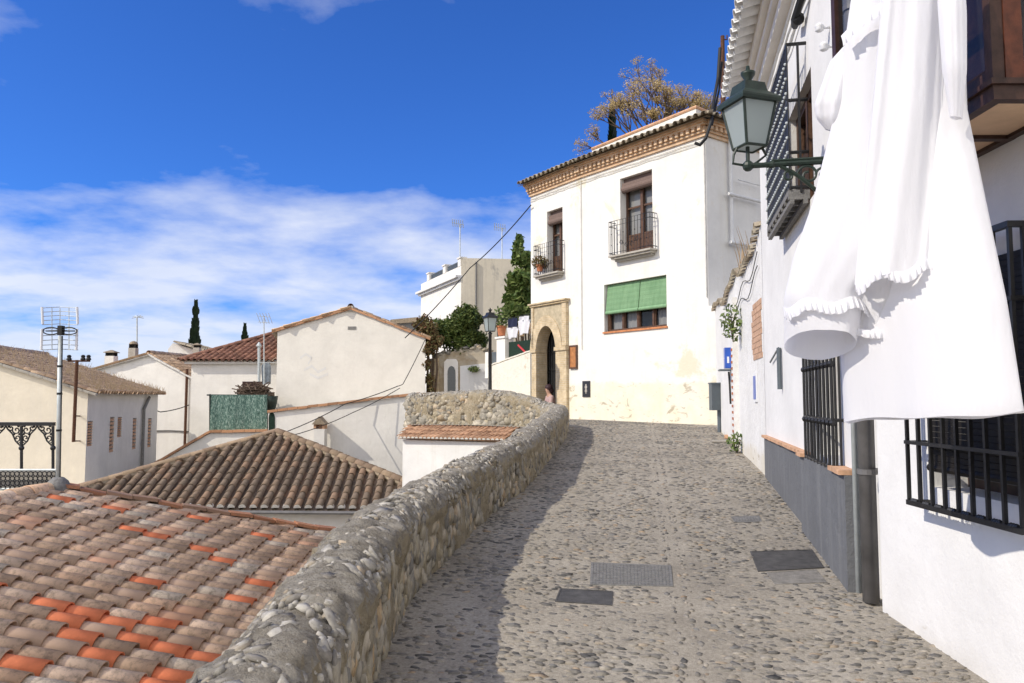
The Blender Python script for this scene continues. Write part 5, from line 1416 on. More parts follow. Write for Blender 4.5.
M['mortar_edge'] = M['mortar_cap']; M['faded'] = plaster('faded_grey_mark', (.70, .69, .66), (.76, .73, .66), .8, streak=.5)
def extr(mb, pts, Y, vec):
    mb.prism([at(px, py, Y) for px, py in pts], vec); return mb
def strip(mb, pxs, Y, r, fwd=0.0):
    mb.tube([at(px, py, Y) + V((0, -fwd, 0)) for px, py in pxs], r, 6); return mb

def terrace_wall():
    T = thing('stepped_garden_wall', at(300, 470, 28) , 'long stepped white wall with terracotta coping below the big blank gable', 'wall')
    m = MB(); Y = 28.2
    extr(m, [(140, 560), (140, 474), (160, 462), (205, 436), (211, 433), (268, 432), (268, 413), (419, 395), (419, 560)], Y, (0, .9, 0)); part('wall', m, M['white'], T)
    c = MB()
    def cope(a, b, mat='x'):
        p, q = at(*a, Y), at(*b, Y); d = q - p; n = max(1, int(d.length / .36)); up = V((0, 0, 1))
        for i in range(n):
            k = p + d * (i / n); c.obox(k + V((0, -.09, .002 + random.uniform(0, .015))), d * (.97 / n), V((0, .5, 0)), up * .09)
    for a, b in (((140, 474), (160, 462)), ((160, 462), (205, 436)), ((205, 436), (211, 433)), ((211, 433), (268, 432)), ((268, 413), (419, 395))): cope(a, b)
    part('coping', c, M['coping_tile'], T)
    w = MB(); w.tube([at(268, 430, Y - .03), at(268, 416, Y - .03)], .05, 6)
    a = MB(); n = 12
    vs = [at(268.6, 431.5, Y - .02), at(268.6, 420, Y - .02)] + [at(271.7 + 3.1 * math.cos(math.pi - math.pi * k / n), 418 - 5.5 * math.sin(math.pi * k / n), Y - .02) for k in range(n + 1)] + [at(274.8, 420, Y - .02), at(274.8, 431.5, Y - .02)]
    a.prism(vs, (0, .015, 0)); part('niche', a, M['net_dark'], T)
M['coping_tile'] = tilemat('coping_tiles', [(0, (.50, .27, .15)), (.5, (.43, .24, .14)), (1, (.55, .33, .2))], amt=.25)
terrace_wall()
def little_vent():
    T = thing('wall_vent', at(319, 444, 27.6), 'tiny white ventilation turret with tiled cap before the stepped garden wall', 'chimney')
    Y = 27.6; m = MB(); a, b = at(313.5, 470, Y), at(324.5, 429, Y); m.box((a.x, Y, a.z), (b.x, Y + .42, b.z)); part('shaft', m, M['white'], T)
    m = MB()
    for x0, x1 in ((313.5, 316), (322, 324.5)): p, q = at(x0, 429, Y), at(x1, 424.5, Y); m.box((p.x, Y, p.z + .002), (q.x, Y + .42, q.z))
    p, q = at(316, 429, Y), at(322, 424.5, Y); m.box((p.x, Y + .2, p.z), (q.x, Y + .3, q.z)); part('opening_jambs', m, M['terra_pale'], T)
    m = MB(); p0, p1, ap = at(312, 424.4, Y), at(326, 424.4, Y), at(319, 416.5, Y); m.prism([p0 + V((0, -.06, 0)), p1 + V((0, -.06, 0)), ap + V((0, -.06, 0))], (0, .54, 0)); part('cap', m, M['tile_hip'], T)
little_vent()

def gable_house(name, label, p0, p1, eaveL, eaveR, peak, back, mat, backdir=None, edge='coping_tile', roof='tile_tan', zb=-6.5, side=None, over=.12):
    """house seen from its gable end: p0/p1 = (px, Y) of the ends of the gable wall; eave and peak given as photo points on that wall"""
    P0, P1 = at(p0[0], 400, p0[1]), at(p1[0], 400, p1[1]); w = W((P0.x, P0.y), (P1.x, P1.y))
    _, zl = w.hit(*eaveL); _, zr = w.hit(*eaveR); tp, zp = w.hit(*peak); B = w.n * -back if backdir is None else V(backdir)
    T = thing(name, w.pt(w.L / 2, zb), label, 'house')
    m = MB(); m.prism([w.pt(0, zb), w.pt(w.L, zb), w.pt(w.L, zr), w.pt(tp, zp), w.pt(0, zl)], B); part('wall', m, M[mat], T)
    r, sh = MB(), MB(); up = V((0, 0, .05)); f = w.n * over
    dl = (w.pt(0, zl) - w.pt(tp, zp)).normalized() * .22; dr = (w.pt(w.L, zr) - w.pt(tp, zp)).normalized() * .22
    pk = w.pt(tp, zp) + up
    for q, e in ((w.pt(0, zl) + up + dl, 0), (w.pt(w.L, zr) + up + dr, 1)):
        tile_roof(r, [q + f, q + B, pk + B, pk + f], .26, .33, .10, 6, .014, True, sh)
        sh.quad(*[v - V((0, 0, .05)) for v in (q + f, q + B, pk + B, pk + f)])
    ridge_tiles(r, pk + f + V((0, 0, .05)), pk + B + V((0, 0, .05)), .13, .36, 6)
    part('roof_tiles', r, M[roof], T, smooth=True); part('roof_bed', sh, M['tile_hip'], T)
    v = MB()
    for q in (w.pt(0, zl) + up + dl, w.pt(w.L, zr) + up + dr):
        d = q - pk; n = int(d.length / .36)
        for i in range(n): v.obox(pk + d * (i / n) + w.n * .02 - V((0, 0, .07)) + V((0, 0, random.uniform(-.01, .01))), d * (.97 / n), w.n * (over + .03), V((0, 0, .075)))
    part('verge', v, M[edge], T)
    return T, w
T_g, w_g = gable_house('gabled_house', 'big house with a blank grey cream gable end and faint faded marks', (276, 30.3), (425, 29.7), (276, 331), (425, 338), (351, 309), 9, 'gable', backdir=(-2.3, 9, 0), over=.04)
_m = MB(); _t, _z = w_g.hit(352, 328); w_g.box(_m, _t - .16, _t + .16, _z - .06, _z + .06, .002, .02); part('vent_grid', _m, M['gable_mark'] if 'gable_mark' in M else M['concrete'], T_g)
for _pts in (((300, 358), (306, 354), (312, 358), (308, 364)), ((304, 370), (312, 366), (318, 372), (326, 368)), ((310, 374), (318, 378), (328, 374))):
    _m = MB()
    for _q0, _q1 in zip(_pts, _pts[1:]):
        (_t0, _z0), (_t1, _z1) = w_g.hit(*_q0), w_g.hit(*_q1); _h = .05
        _m.add([w_g.pt(_t0, _z0 - _h, .003), w_g.pt(_t1, _z1 - _h, .003), w_g.pt(_t1, _z1 + _h, .003), w_g.pt(_t0, _z0 + _h, .003)], [(0, 1, 2, 3)])
    part('faded_mark', _m, M['faded'], T_g)
_m = MB(); _t, _z = w_g.hit(350.5, 309); w_g.box(_m, _t - .12, _t + .12, _z - .1, _z + .12, -.1, .06); part('ridge_end', _m, M['concrete_pale'], T_g)

# cream house at the edge of the picture: gable to the street side, long side wall with slot windows
def cream_house():
    P1 = at(88, 395, 24.0); P0 = V((P1.x - 9.0, P1.y - .55, 0)); w = W((P0.x, P0.y), (P1.x, P1.y))
    zb = -6.5; ze = w.hit(87, 392)[1]; t0, z0 = w.hit(0, 364); sl = (z0 - ze) / (w.L - t0); half = 4.5; tp = w.L - half; zp = ze + sl * half
    P2 = at(158, 395, 32.0); s = W((P1.x, P1.y), (P2.x, P2.y)); B = V((P2.x - P1.x, P2.y - P1.y, 0)); ze2 = s.hit(158, 396)[1]
    T = thing('cream_house', w.pt(tp, zb), 'cream gabled house with straw covered tile roof and narrow slot windows in its shaded side', 'house')
    m = MB(); Q = [w.pt(0, zb), w.pt(w.L, zb), w.pt(w.L, ze), w.pt(tp, zp), w.pt(0, ze)]; m.add(Q + [q + B for q in Q], [(0, 1, 2, 3, 4), (9, 8, 7, 6, 5), (0, 4, 9, 5)]); part('gable_wall', m, M['cream'], T)
    slots = [(90.5, 421, 446), (112.5, 417, 452), (120, 417, 437), (135, 418, 449), (150, 418, 447)]
    ops = []
    for px, ya, yb in slots:
        t, z1 = s.hit(px, ya); _, zz = s.hit(px, yb); hw = .24; ops.append((t - hw, t + hw, zz, z1))
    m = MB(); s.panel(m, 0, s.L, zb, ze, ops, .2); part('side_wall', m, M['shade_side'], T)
    for o in ops:
        m = MB(); n = 9
        for i in range(n):
            z = o[2] + (o[3] - o[2]) * i / n; s.box(m, o[0] + .001, o[1] - .001, z, z + (o[3] - o[2]) / n * .62, -.14, -.02)
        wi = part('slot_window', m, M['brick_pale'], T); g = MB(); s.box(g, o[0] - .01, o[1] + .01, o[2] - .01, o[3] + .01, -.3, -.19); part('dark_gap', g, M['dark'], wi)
    r, sh = MB(), MB(); up = V((0, 0, .06)); dr = (w.pt(w.L, ze) - w.pt(tp, zp)).normalized(); e = w.pt(w.L, ze) + dr * .3 + up; pk = w.pt(tp, zp) + up; f = w.n * .1
    tile_roof(r, [e + f, e + B, pk + B, pk + f], .27, .33, .105, 6, .03, True, sh)
    e2 = w.pt(0, ze) - V((w.d.x, w.d.y, 0)) * .3 + up; tile_roof(r, [e2 + f, e2 + B, pk + B, pk + f], .27, .33, .105, 6, .03, True, sh)
    ridge_tiles(r, pk + f + V((0, 0, .06)), pk + B + V((0, 0, .06)), .14, .36, 6)
    part('roof_tiles', r, M['tile_tan'], T, smooth=True); part('roof_bed', sh, M['tile_hip'], T)
    wd_ = MB()
    for _ in range(1100):
        k, j = random.random(), random.random() ** 1.6; q = (e + f).lerp(e + B, k); q = q.lerp(pk + f + (B - f) * k, j) + V((0, 0, .08)); h = random.uniform(.08, .3); a = random.uniform(-.15, .15)
        wd_.add([q, q + V((.02, .01, 0)), q + V((a, a * .5, h))], [(0, 1, 2)])
    o = part('roof_weeds', wd_, M['leaf_dry'], T); o['kind'] = 'stuff'
    vg = MB(); d = pk - e; n = int(d.length / .4)
    for i in range(n): vg.obox(e + d * (i / n) + w.n * .0 - V((0, 0, .08)), d * (.97 / n), w.n * .14, V((0, 0, .07)))
    part('verge', vg, M['concrete_pale'], T)
    dp = MB(); t, _ = s.hit(141, 430); dp.tube([s.pt(t, zb, .08), s.pt(t, ze - .6, .08), s.pt(t + .6, ze - .15, .10)], .06, 8); part('downpipe', dp, M['concrete'], T)
    return w
WC = cream_house()
def rusty_pole():
    Y = 23.3; a, b = at(73.5, 442, Y), at(77, 360, Y); T = thing('bracket_pole', a, 'rusty iron wire pole with crossarm bracketed to the cream gable', 'pole')
    m = MB(); m.tube([a, b], .05, 8); part('pole', m, M['rust'], T)
    m = MB(); m.tube([at(68, 361, Y), at(90, 361, Y)], .03, 6); part('crossarm', m, M['rust'], T)
    for px in (69, 83, 88.5):
        c = MB(); p = at(px, 360.5, Y); c.lathe([(.05, 0), (.08, .03), (.05, .1), (.07, .13), (.03, .17)], p, 8); part('insulator', c, M['cable'], T)
    for py in (416, 441):
        c = MB(); t, z = WC.hit(80, py); c.tube([at(75, py, Y), WC.pt(t, z, 0)], .02, 5); part('wall_bracket', c, M['rust'], T)
rusty_pole()

def pergola():
    Y = 13.2; p = lambda x, y, d=0: at(x, y, Y + d); T = thing('iron_pergola', p(21, 490), 'black wrought iron pergola frame with scrolled spandrels behind the near ridge', 'pergola')
    m = MB(); a, b = p(-30, 424), p(54, 424); m.box((a.x, Y - .05, a.z - .03), (b.x, Y + .05, a.z + .03)); part('beam', m, M['iron'], T)
    for x in (21.5, 53):
        c = MB(); q = p(x, 497); q1 = p(x, 426); c.tube([q, q1], .024, 8); c.ball(p(x, 448), .045, 8, 6); part('column', c, M['iron'], T)
    def scroll(mb, cx_, cy_, r, st, tu, sg):
        mb.tube([p(cx_ + sg * r * math.cos(st + a) * (1 - a / (tu * 1.15)), cy_ + r * math.sin(st + a) * (1 - a / (tu * 1.15))) for a in np.linspace(0, tu, 20)], .012, 5)
    for x0 in (21.5, 53, -10):
        for sg in (-1, 1):
            if x0 == 53 and sg == 1: continue
            m = MB()
            m.tube([p(x0 + sg * 1, 446), p(x0 + sg * 6, 441), p(x0 + sg * 9, 434), p(x0 + sg * 14, 429), p(x0 + sg * 16, 425)], .014, 5)
            scroll(m, x0 + sg * 5, 430, 4.2, 0, 7, sg); scroll(m, x0 + sg * 4.2, 438, 3.4, 1.5, 6.5, sg); scroll(m, x0 + sg * 10.5, 428, 2.8, .5, 6, sg); scroll(m, x0 + sg * 1.8, 443, 1.8, 0, 6, sg)
            for (ax_, ay_) in ((3, 426), (7.5, 434), (12.5, 426.5), (2, 434)): m.ball(p(x0 + sg * ax_, ay_), .024, 6, 4)
            part('spandrel', m, M['iron'], T)
pergola()
def lattice():
    Y = 12.6; p = lambda x, y, d=0: at(x, y, Y + d); T = thing('lattice_screen', p(20, 495), 'low grey lattice screen under the iron pergola', 'screen')
    m = MB(); nx_, ny_ = 18, 4
    for i in range(0, 24):
        for j in range(ny_):
            cx_, cy_ = 56 - (i + .5) * 4.6, 471.5 + (j + .5) * 4.6; pts = [p(cx_ + 2.3 * math.cos(a), cy_ + 2.3 * math.sin(a)) for a in np.linspace(0, 6.283, 9)]; m.tube(pts, .009, 4, cap=False)
    part('lattice', m, M['iron'], T)
    f = MB()
    for y in (470, 489): f.tube([p(-40, y, .01), p(58.5, y, .01)], .02, 5)
    f.tube([p(58.5, 470, .01), p(58.5, 490, .01)], .025, 5); part('frame', f, M['steel'], T)
    b = MB(); a_, b_ = p(-40, 489, .12), p(58, 471, .12); b.box((a_.x, Y + .12, a_.z), (b_.x, Y + .15, b_.z)); part('backing', b, M['concrete_pale'], T)
lattice()

T_w, w_w = gable_house('white_gabled_house', 'white gabled house behind the cream house, its roof edged in pale tiles', (93, 36.4), (190, 35.6), (93, 371), (190, 377), (150, 355), 11, 'white', None, 'mortar_edge', 'tile_tan', side='shade_side')
_m = MB(); _t, _z = w_w.hit(188, 380); _m.tube([w_w.pt(_t, -3, .1), w_w.pt(_t, _z + .5, .1)], .06, 6); part('service_mast', _m, M['rust'], T_w)
_m = MB(); _m.tube([w_w.pt(w_w.L * k / 10, w_w.hit(150, 431)[1] + .03 * math.sin(k), .05) for k in range(11)], .03, 5); part('wall_conduit', _m, M['concrete'], T_w)

def white_block():
    P0, P1 = at(191, 380, 33.4), at(287, 380, 33.0); w = W((P0.x, P0.y), (P1.x, P1.y)); zb = -6.5; zt = w.hit(230, 361)[1]
    T = thing('red_tiled_house', w.pt(w.L / 2, zb), 'plain white house under a dark red tiled hip roof beside the big blank gable', 'house')
    m = MB(); q = [w.pt(0, zb), w.pt(w.L, zb), w.pt(w.L, zb, -7), w.pt(0, zb, -7)]; m.prism(q, (0, 0, zt - zb)); part('wall', m, M['white'], T)
    r, sh = MB(), MB(); e = .35; A = w.pt(-e, zt, e); Bq = w.pt(w.L + .2, zt, e); A2 = w.pt(-e, zt, -7.3); ap = at(275, 334, 37.0); ap2 = V((ap.x + 3, ap.y, ap.z))
    tile_roof(r, [A, Bq, ap2, ap], .27, .33, .11, 7, .012, True, sh); tile_roof(r, [A2, A, ap], .27, .33, .11, 6, .012, True, sh)
    ridge_tiles(r, ap + V((0, 0, .05)), A + V((0, 0, .05)), .12, .36, 6)
    part('roof_tiles', r, M['tile_red'], T, smooth=True); part('roof_bed', sh, M['tile_hip'], T)
    ev = MB(); w.box(ev, -.2, w.L, zt - .12, zt - .02, 0, .22); part('eaves_moulding', ev, M['white'], T)
    return w
WB = white_block()
def net_fence():
    T = thing('net_fence', at(240, 434, 28.5), 'mottled green privacy net stretched along the terrace rail', 'fence')
    Y = 28.45; m = MB(); n = 30; vs = []; fs = []
    for i in range(n + 1):
        x = 209.5 + (267 - 209.5) * i / n + 0.0
        for j in range(9):
            y = 395 + (432 - 395) * j / 8; xx = x + (1.4 * (1 - j / 8) if i == 0 else 0)
            p = at(xx, y, Y); vs.append(p + V((0, .012 * math.sin(i * 1.7 + j * .3) + .02 * math.sin(i * .4), 0)))
    for i in range(n):
        for j in range(8): a = i * 9 + j; fs.append((a, a + 1, a + 10, a + 9))
    m.add(vs, fs); m.add([V(v) + V((0, .03, 0)) for v in vs], [f[::-1] for f in fs]); part('net', m, M['net'], T, smooth=True)
    r = MB(); r.tube([at(207, 395, Y + .06), at(268, 395.5, Y + .06)], .03, 6); part('rail', r, M['iron_green'], T)
    for x in (210, 238, 267): c = MB(); c.tube([at(x, 433, Y + .09), at(x, 394, Y + .09)], .03, 6); part('fence_post', c, M['iron_green'], T)
net_fence()
def terrace_things():
    Y = 29.3; fl = at(250, 433, Y).z
    m = MB(); a, b = at(209, 433, 29.2), at(288, 433, 29.2); m.box((a.x, 29.2, fl - 3), (b.x, 33, fl)); single('terrace_floor', m, M['concrete_pale'], kind='structure')
    T = thing('brush_stack', at(251, 433, Y), 'pile of brown brushwood and boards heaped behind the green net', 'brushwood')
    m = MB()
    for k in range(150):
        x = random.uniform(238, 267); p = at(x, random.uniform(386, 398), Y + random.uniform(0, .5)); d = V((random.uniform(-.3, .3), random.uniform(-.2, .2), random.uniform(-.05, .22))); m.tube([p - d, p + d], .02, 4)
    q = at(236, 433, Y); q2 = at(269, 392, Y); m.box((q.x, Y + .1, fl), (q2.x, Y + .7, q2.z)); part('sticks', m, M['bark'], T)
    m = MB(); p, q = at(242, 394, Y + .9), at(262, 381.5, Y + .9); m.box((p.x, Y + .9, fl), (q.x, Y + .96, q.z)); part('board', m, M['wood_dark'], T)
    T = thing('planter', at(269, 433, 28.9), 'dark green tub standing at the end of the net fence', 'tub')
    a = at(269, 411, 28.9); m = MB(); m.lathe([(.20, 0), (.27, .3), (.30, at(269, 396, 28.9).z - a.z)], (a.x, 28.95, a.z), 14); part('tub', m, M['iron_green'], T, smooth=True)
    m = MB(); m.box((a.x - .3, 28.7, fl), (a.x + .3, 29.2, a.z - .001)); part('plinth', m, M['white'], T)
    # washing on the wall
    T = thing('hanging_clothes', at(266, 383, 32.3), 'grey blue shirt hung up to dry against the red tiled house', 'clothes')
    m = MB(); Y2 = 32.3; rows = interp_rows([(0, (263.5, 363, Y2), (269, 363, Y2), .05, .01), (.2, (261.5, 366, Y2), (271, 366, Y2), .09, .02), (1, (262.5, 384, Y2), (270.5, 384, Y2), .1, .03)], 12); ring_tube(m, rows, 36, 0, 5, 1); part('shirt', m, M['greycloth'], T, smooth=True)
    m = MB(); m.tube([at(258, 362.5, Y2), at(274, 362.5, Y2 )], .012, 5); part('rail', m, M['steel'], T)
    # flue on the corner of the house
    T = thing('flue_pipe', at(259, 400, 32.4), 'slim grey flue pipe rising at the corner of the red tiled house', 'flue')
    m = MB(); m.tube([at(259, 402, 32.4), at(259, 347, 32.4)], .06, 8); part('pipe', m, M['steel'], T)
    m = MB(); p = at(259, 347, 32.4); m.lathe([(.09, 0), (.12, .05), (.03, .2)], p, 10); part('cowl', m, M['steel'], T)
terrace_things()

# ------------------------------------------------------------------ aerials and chimneys on the far roofs
def yagi(px, ybase, ytop, Y, label, kind):
    a, b = at(px, ybase, Y), at(px, ytop, Y); T = thing('roof_antenna', a, label, 'antenna', 'television aerials on the roofs'); u = Y / 780
    m = MB(); m.tube([a, b], .022 + .012 * (Y > 34), 6); part('mast', m, M['steel'], T)
    m = MB(); r = .011 + .006 * (Y > 34)
    if kind == 'x':
        for zf in (0, -6): 
            m.tube([b + V((-6 * u, 0, zf * u)), b + V((6 * u, 0, (zf - 1) * u))], r, 5)
        for k in range(5):
            x = (-6 + 3 * k) * u; m.tube([b + V((x, -.2, 2.5 * u)), b + V((x + u, .2, -7 * u))], r, 4)
    elif kind == 'fan':
        for k in range(7):
            t = math.pi * k / 6; m.tube([b, b + V((6 * u * math.cos(t), .1, 3.5 * u * math.sin(t) - u))], r, 4)
    else:
        m.tube([b + V((-8 * u, 0, 1.5 * u)), b + V((4 * u, 0, -1.0 * u))], r, 5)
        for k in range(6):
            x = (-7.5 + 2.1 * k) * u; m.tube([b + V((x, -.35, 1.4 * u - k * .3 * u + 2.4 * u)), b + V((x, .35, 1.4 * u - k * .3 * u - 2.4 * u))], r, 4)
    part('elements', m, M['steel'], T)
yagi(137, 350, 317, 37.5, 'spidery fan shaped aerial standing by the round topped chimney', 'fan')
yagi(264, 400, 316, 31.5, 'tall cross element aerial beside the big blank gable', 'x')
yagi(460, 259, 224, 41.5, 'aerial with forked elements on the corner of the roof terrace house', 'yagi')
yagi(502, 262, 228, 43.5, 'aerial with short boom farther along the roof terrace house', 'yagi')
def chimney(px, ybase, ytop, w_px, Y, label, cap, mat='concrete_pale'):
    a, b = at(px, ybase, Y), at(px, ytop, Y); hw = w_px / 2 * Y / 780; T = thing('chimney', a, label, 'chimney', 'chimneys on the far roofs')
    hh = b.z - a.z
    m = MB(); m.box((a.x - hw, Y - hw, a.z), (a.x + hw, Y + hw, a.z + hh * .66)); part('stack', m, M[mat], T)
    m = MB()
    for sx in (-1, 1):
        for sy in (-1, 1): m.box((a.x + sx * hw * .7 - hw * .2, Y + sy * hw * .7 - hw * .2, a.z + hh * .661), (a.x + sx * hw * .7 + hw * .2, Y + sy * hw * .7 + hw * .2, a.z + hh * .84))
    m.box((a.x - hw * .5, Y - hw * .5, a.z + hh * .661), (a.x + hw * .5, Y + hw * .5, a.z + hh * .84)); part('vent', m, M['dark'], T)
    m = MB()
    if cap == 'dome': m.lathe([(hw * 1.2, hh * .841), (hw * 1.15, hh * .88), (hw * .8, hh * .96), (hw * .2, hh)], (a.x, Y, a.z), 12)
    else: m.lathe([(hw * 1.8, hh * .841), (hw * 1.7, hh * .88), (hw * .2, hh)], (a.x, Y, a.z), 4, rot=math.pi / 4)
    part('cap', m, M['tile_hip'] if cap == 'dome' else M['tile_grey'], T, smooth=False)
chimney(133, 362, 341, 7, 37.0, 'round topped stone chimney on the white gabled house', 'dome')
chimney(111, 368, 350, 9, 38.0, 'squat chimney with a wide pyramid cap next to the round topped one', 'pyr', 'white')
chimney(197, 357, 343, 6, 42.0, 'brick chimney below the slim dark cypress', 'pyr', 'concrete_pale')
def stone_attic():
    T = thing('far_attic', at(182, 372, 43), 'small rough white attic with a straw tile roof far behind the white gabled house', 'house')
    m = MB(); extr(m, [(168, 400), (168, 349), (173, 343), (186, 347), (203, 352), (203, 400)], 43, (0, 4, 0)); part('wall', m, M['white_old'], T)
    r = MB(); A = at(170, 345, 42.8); B_ = at(174, 341.5, 42.8); tile_roof(r, [at(203, 351, 42.7), at(203, 351, 42.7) + V((0, 4.2, 0)), at(173, 342, 42.7) + V((0, 4.2, 0)), at(173, 342, 42.7)], .3, .35, .12, 5, .02, False, r); part('roof_tiles', r, M['tile_grey'], T)
stone_attic()
def grey_roof():
    T = thing('far_grey_house', at(402, 345, 46), 'far low grey roof between the blank gable and the roof terrace house', 'house')
    m = MB(); extr(m, [(388, 352), (388, 324), (416, 322), (416, 352)], 46, (0, 6, 0)); part('wall', m, M['concrete'], T)
    r = MB(); extr(r, [(386, 324), (391, 319.5), (418, 317), (418, 322)], 45.8, (0, 6.4, 0)); part('roof', r, M['tile_hip'], T)
grey_roof()

# ------------------------------------------------------------------ lean-to below the turn of the parapet
def lean_to():
    Y = 19.2; A = at(398, 435.5, Y); Bq = at(506, 443.5, 17.9); up = .24; bk = V((.10, 1.15, up)); T = thing('lean_to', V(((A.x + Bq.x) / 2, Y, -6.4)), 'white lean-to with a strip of orange tiles under the bend of the parapet', 'shed')
    z = (A.z + Bq.z) / 2; A.z = Bq.z = z; A2 = A + bk; B2 = Bq + V((.25, .95, up))
    r, sh = MB(), MB(); o, n, u, d, ends = tile_roof(r, [A, Bq, B2, A2], .115, .30, .052, 7, .004, True, sh); part('roof_tiles', r, M['tile_orange'], T, smooth=True); part('roof_bed', sh, M['terra_pale'], T)
    pg = MB()
    for a, b in ends:
        c = o + u * a + d * (b + .008); seg = 6; vs = [c + u * (math.cos(math.pi * k / seg) * .045) + n * (math.sin(math.pi * k / seg) * .042 + .002) for k in range(seg + 1)]; pg.prism([v - d * .06 for v in vs], d * .058)
    part('eaves_mortar', pg, M['mortar_cap'], T)
    w = MB(); e = V((.02, .10, 0)); dn = z - .05
    w.prism([V((A.x + .1, A.y + .12, -6.5)), V((Bq.x, Bq.y + .12, -6.5)), V((B2.x, B2.y, -6.5)), V((A2.x + .1, A2.y, -6.5))], (0, 0, dn + 6.5)); part('wall', w, M['white_old'], T)
M['tile_orange'] = tilemat('orange_tan_tiles', [(0, (.52, .32, .20)), (.5, (.46, .28, .18)), (1, (.55, .36, .24))], amt=.35)
lean_to()

# ------------------------------------------------------------------ house with the roof terrace, garden walls, washing
def terrace_house():
    c = at(461, 300, 40.0); l = at(421, 300, 46.5); w = W((l.x, l.y), (c.x, c.y)); z0 = -6.5
    r_ = W((c.x, c.y), (c.x + 6.4, c.y + .7)); zt = r_.hit(462, 258)[1]; zc = w.hit(460, 278)[1]
    T = thing('roof_terrace_house', (c.x, c.y, z0), 'house with a white sunny face, bare beige flank and piered roof terrace', 'house')
    m = MB(); w.panel(m, 0, w.L, z0, zc + .02, [], .2); part('wall', m, M['white'], T)
    wi_a, wz1 = w.hit(429, 305); wi_b, wz0 = w.hit(438, 322)
    m = MB(); m.quad(r_.pt(0, z0), r_.pt(r_.L, z0), r_.pt(r_.L, zt), r_.pt(0, zt)); m.quad(r_.pt(0, z0, -8), r_.pt(0, zt, -8), r_.pt(r_.L, zt, -8), r_.pt(r_.L, z0, -8)); m.quad(r_.pt(0, zt, -.3), r_.pt(r_.L, zt, -.3), r_.pt(r_.L, zt - 3, -.3), r_.pt(0, zt - 3, -.3)); m.quad(r_.pt(0, zt), r_.pt(r_.L, zt), r_.pt(r_.L, zt, -.3), r_.pt(0, zt, -.3)); part('flank_wall', m, M['beige'], T)
    m = MB(); w.box(m, -.2, w.L + .02, zc, zc + .12, -.2, .30); w.box(m, -.1, w.L + .01, zc - .12, zc - .001, -.2, .16); part('cornice', m, M['white_old'], T)
    m = MB(); w.box(m, 0, w.L, zc + .121, zc + .62, -.25, 0); w.box(m, 0, w.L, zc - .5, zc + .12, -6, -.25); part('parapet', m, M['white'], T)
    pz = zt
    for px in (428.5, 444.5, 460):
        t, _ = w.hit(px, 265); t = min(t, w.L - .25); p = MB(); w.box(p, t - .22, t + .22, zc + .621, pz, -.27, .02); w.box(p, t - .27, t + .27, pz + .001, pz + .07, -.32, .07); part('pier', p, M['white'], T)
    ts = [w.hit(px, 265)[0] for px in (428.5, 444.5, 460)]
    for a, b in zip(ts, ts[1:]):
        g = MB(); w.box(g, a + .22, b - .22, pz - .12, pz - .07, -.14, -.10)
        for i in range(14): t = a + .25 + (b - a - .5) * i / 13; g.tube([w.pt(t, zc + .62, -.12), w.pt(t, pz - .08, -.12)], .03, 4)
        part('railing', g, M['grey_metal'], T)
    f = MB(); t, z1 = w.hit(455, 312); _, zz = w.hit(455, 326); w.box(f, t - .45, t + .2, zz, z1, .001, .04); wi = part('window', f, M['wood_dark'], T); 
    g = MB(); w.box(g, t - .38, t + .13, zz + .06, z1 - .06, .041, .05); part('pane', g, M['glass_dark'], wi)
    f = MB(); t, z1 = w.hit(436, 316); _, zz = w.hit(436, 331); w.box(f, t - .8, t + .8, zz, z1, .001, .03); part('shutter', f, M['white_old'], T)
    d = MB(); t, _ = r_.hit(476, 280); d.tube([r_.pt(t, zt - 3.2, .06), r_.pt(t, zt - .2, .06)], .05, 6); part('downpipe', d, M['concrete'], T)
terrace_house()

def garden_wall():
    Y = 30.4; T = thing('ruined_garden_wall', at(460, 400, Y), 'crumbling rendered garden wall with a small arched niche under the bushes', 'wall')
    m = MB(); extr(m, [(431, 425), (431, 362), (436, 356), (446, 353), (455, 351), (463, 348), (470, 350), (478, 347), (487, 350), (491, 352), (491, 425)], Y, (0, .6, 0)); part('wall', m, M['ruin'], T)
    b = MB(); extr(b, [(431.5, 425), (431.5, 360), (439, 358), (439, 425)], Y - .08, (0, .079, 0)); part('brick_pier', b, M['arch'], T)
    pl = MB(); extr(pl, [(460, 425), (460, 366), (489, 363), (489, 425)], Y - .03, (0, .029, 0)); part('white_patch', pl, M['white_old'], T)
    n = MB(); k = 10
    f = MB(); extr(f, [(444, 393), (444, 362), (447, 359), (456, 359), (458, 362), (458, 393)], Y - .10, (0, .099, 0)); nf = part('niche_surround', f, M['white'], T)
    arch = [(447.5, 393), (447.5, 374)] + [(451.5 - 4 * math.cos(math.pi * i / k), 374 - 8 * math.sin(math.pi * i / k) ** .8) for i in range(1, k)] + [(455.5, 374), (455.5, 393)]
    extr(n, arch, Y - .12, (0, .019, 0)); part('niche_pane', n, M['glass_dark'], nf)
    P = []; S_ = []
    for i in range(110):
        px = random.uniform(431, 491); py = float(np.interp(px, [431, 436, 446, 455, 463, 470, 478, 487, 491], [362, 356, 353, 351, 348, 350, 347, 350, 352])) + random.uniform(-1.5, 3); q = at(px, py, Y + random.uniform(-.02, .5)); P.append(q[:]); S_.append([random.uniform(.06, .17), random.uniform(.06, .13), random.uniform(.05, .1)])
    k = len(P); A = np.tile([1., 0, 0], (k, 1)); B_ = np.tile([0, 1., 0], (k, 1)); N = np.tile([0, 0, 1.], (k, 1)); off = np.array(OFF[T.name])
    new_obj('rubble_top', stones_mesh('rubble_top', np.array(P) - off, A, B_, N, np.array(S_), ICO1, .16, M['rock']), OFF[T.name], T)
garden_wall()
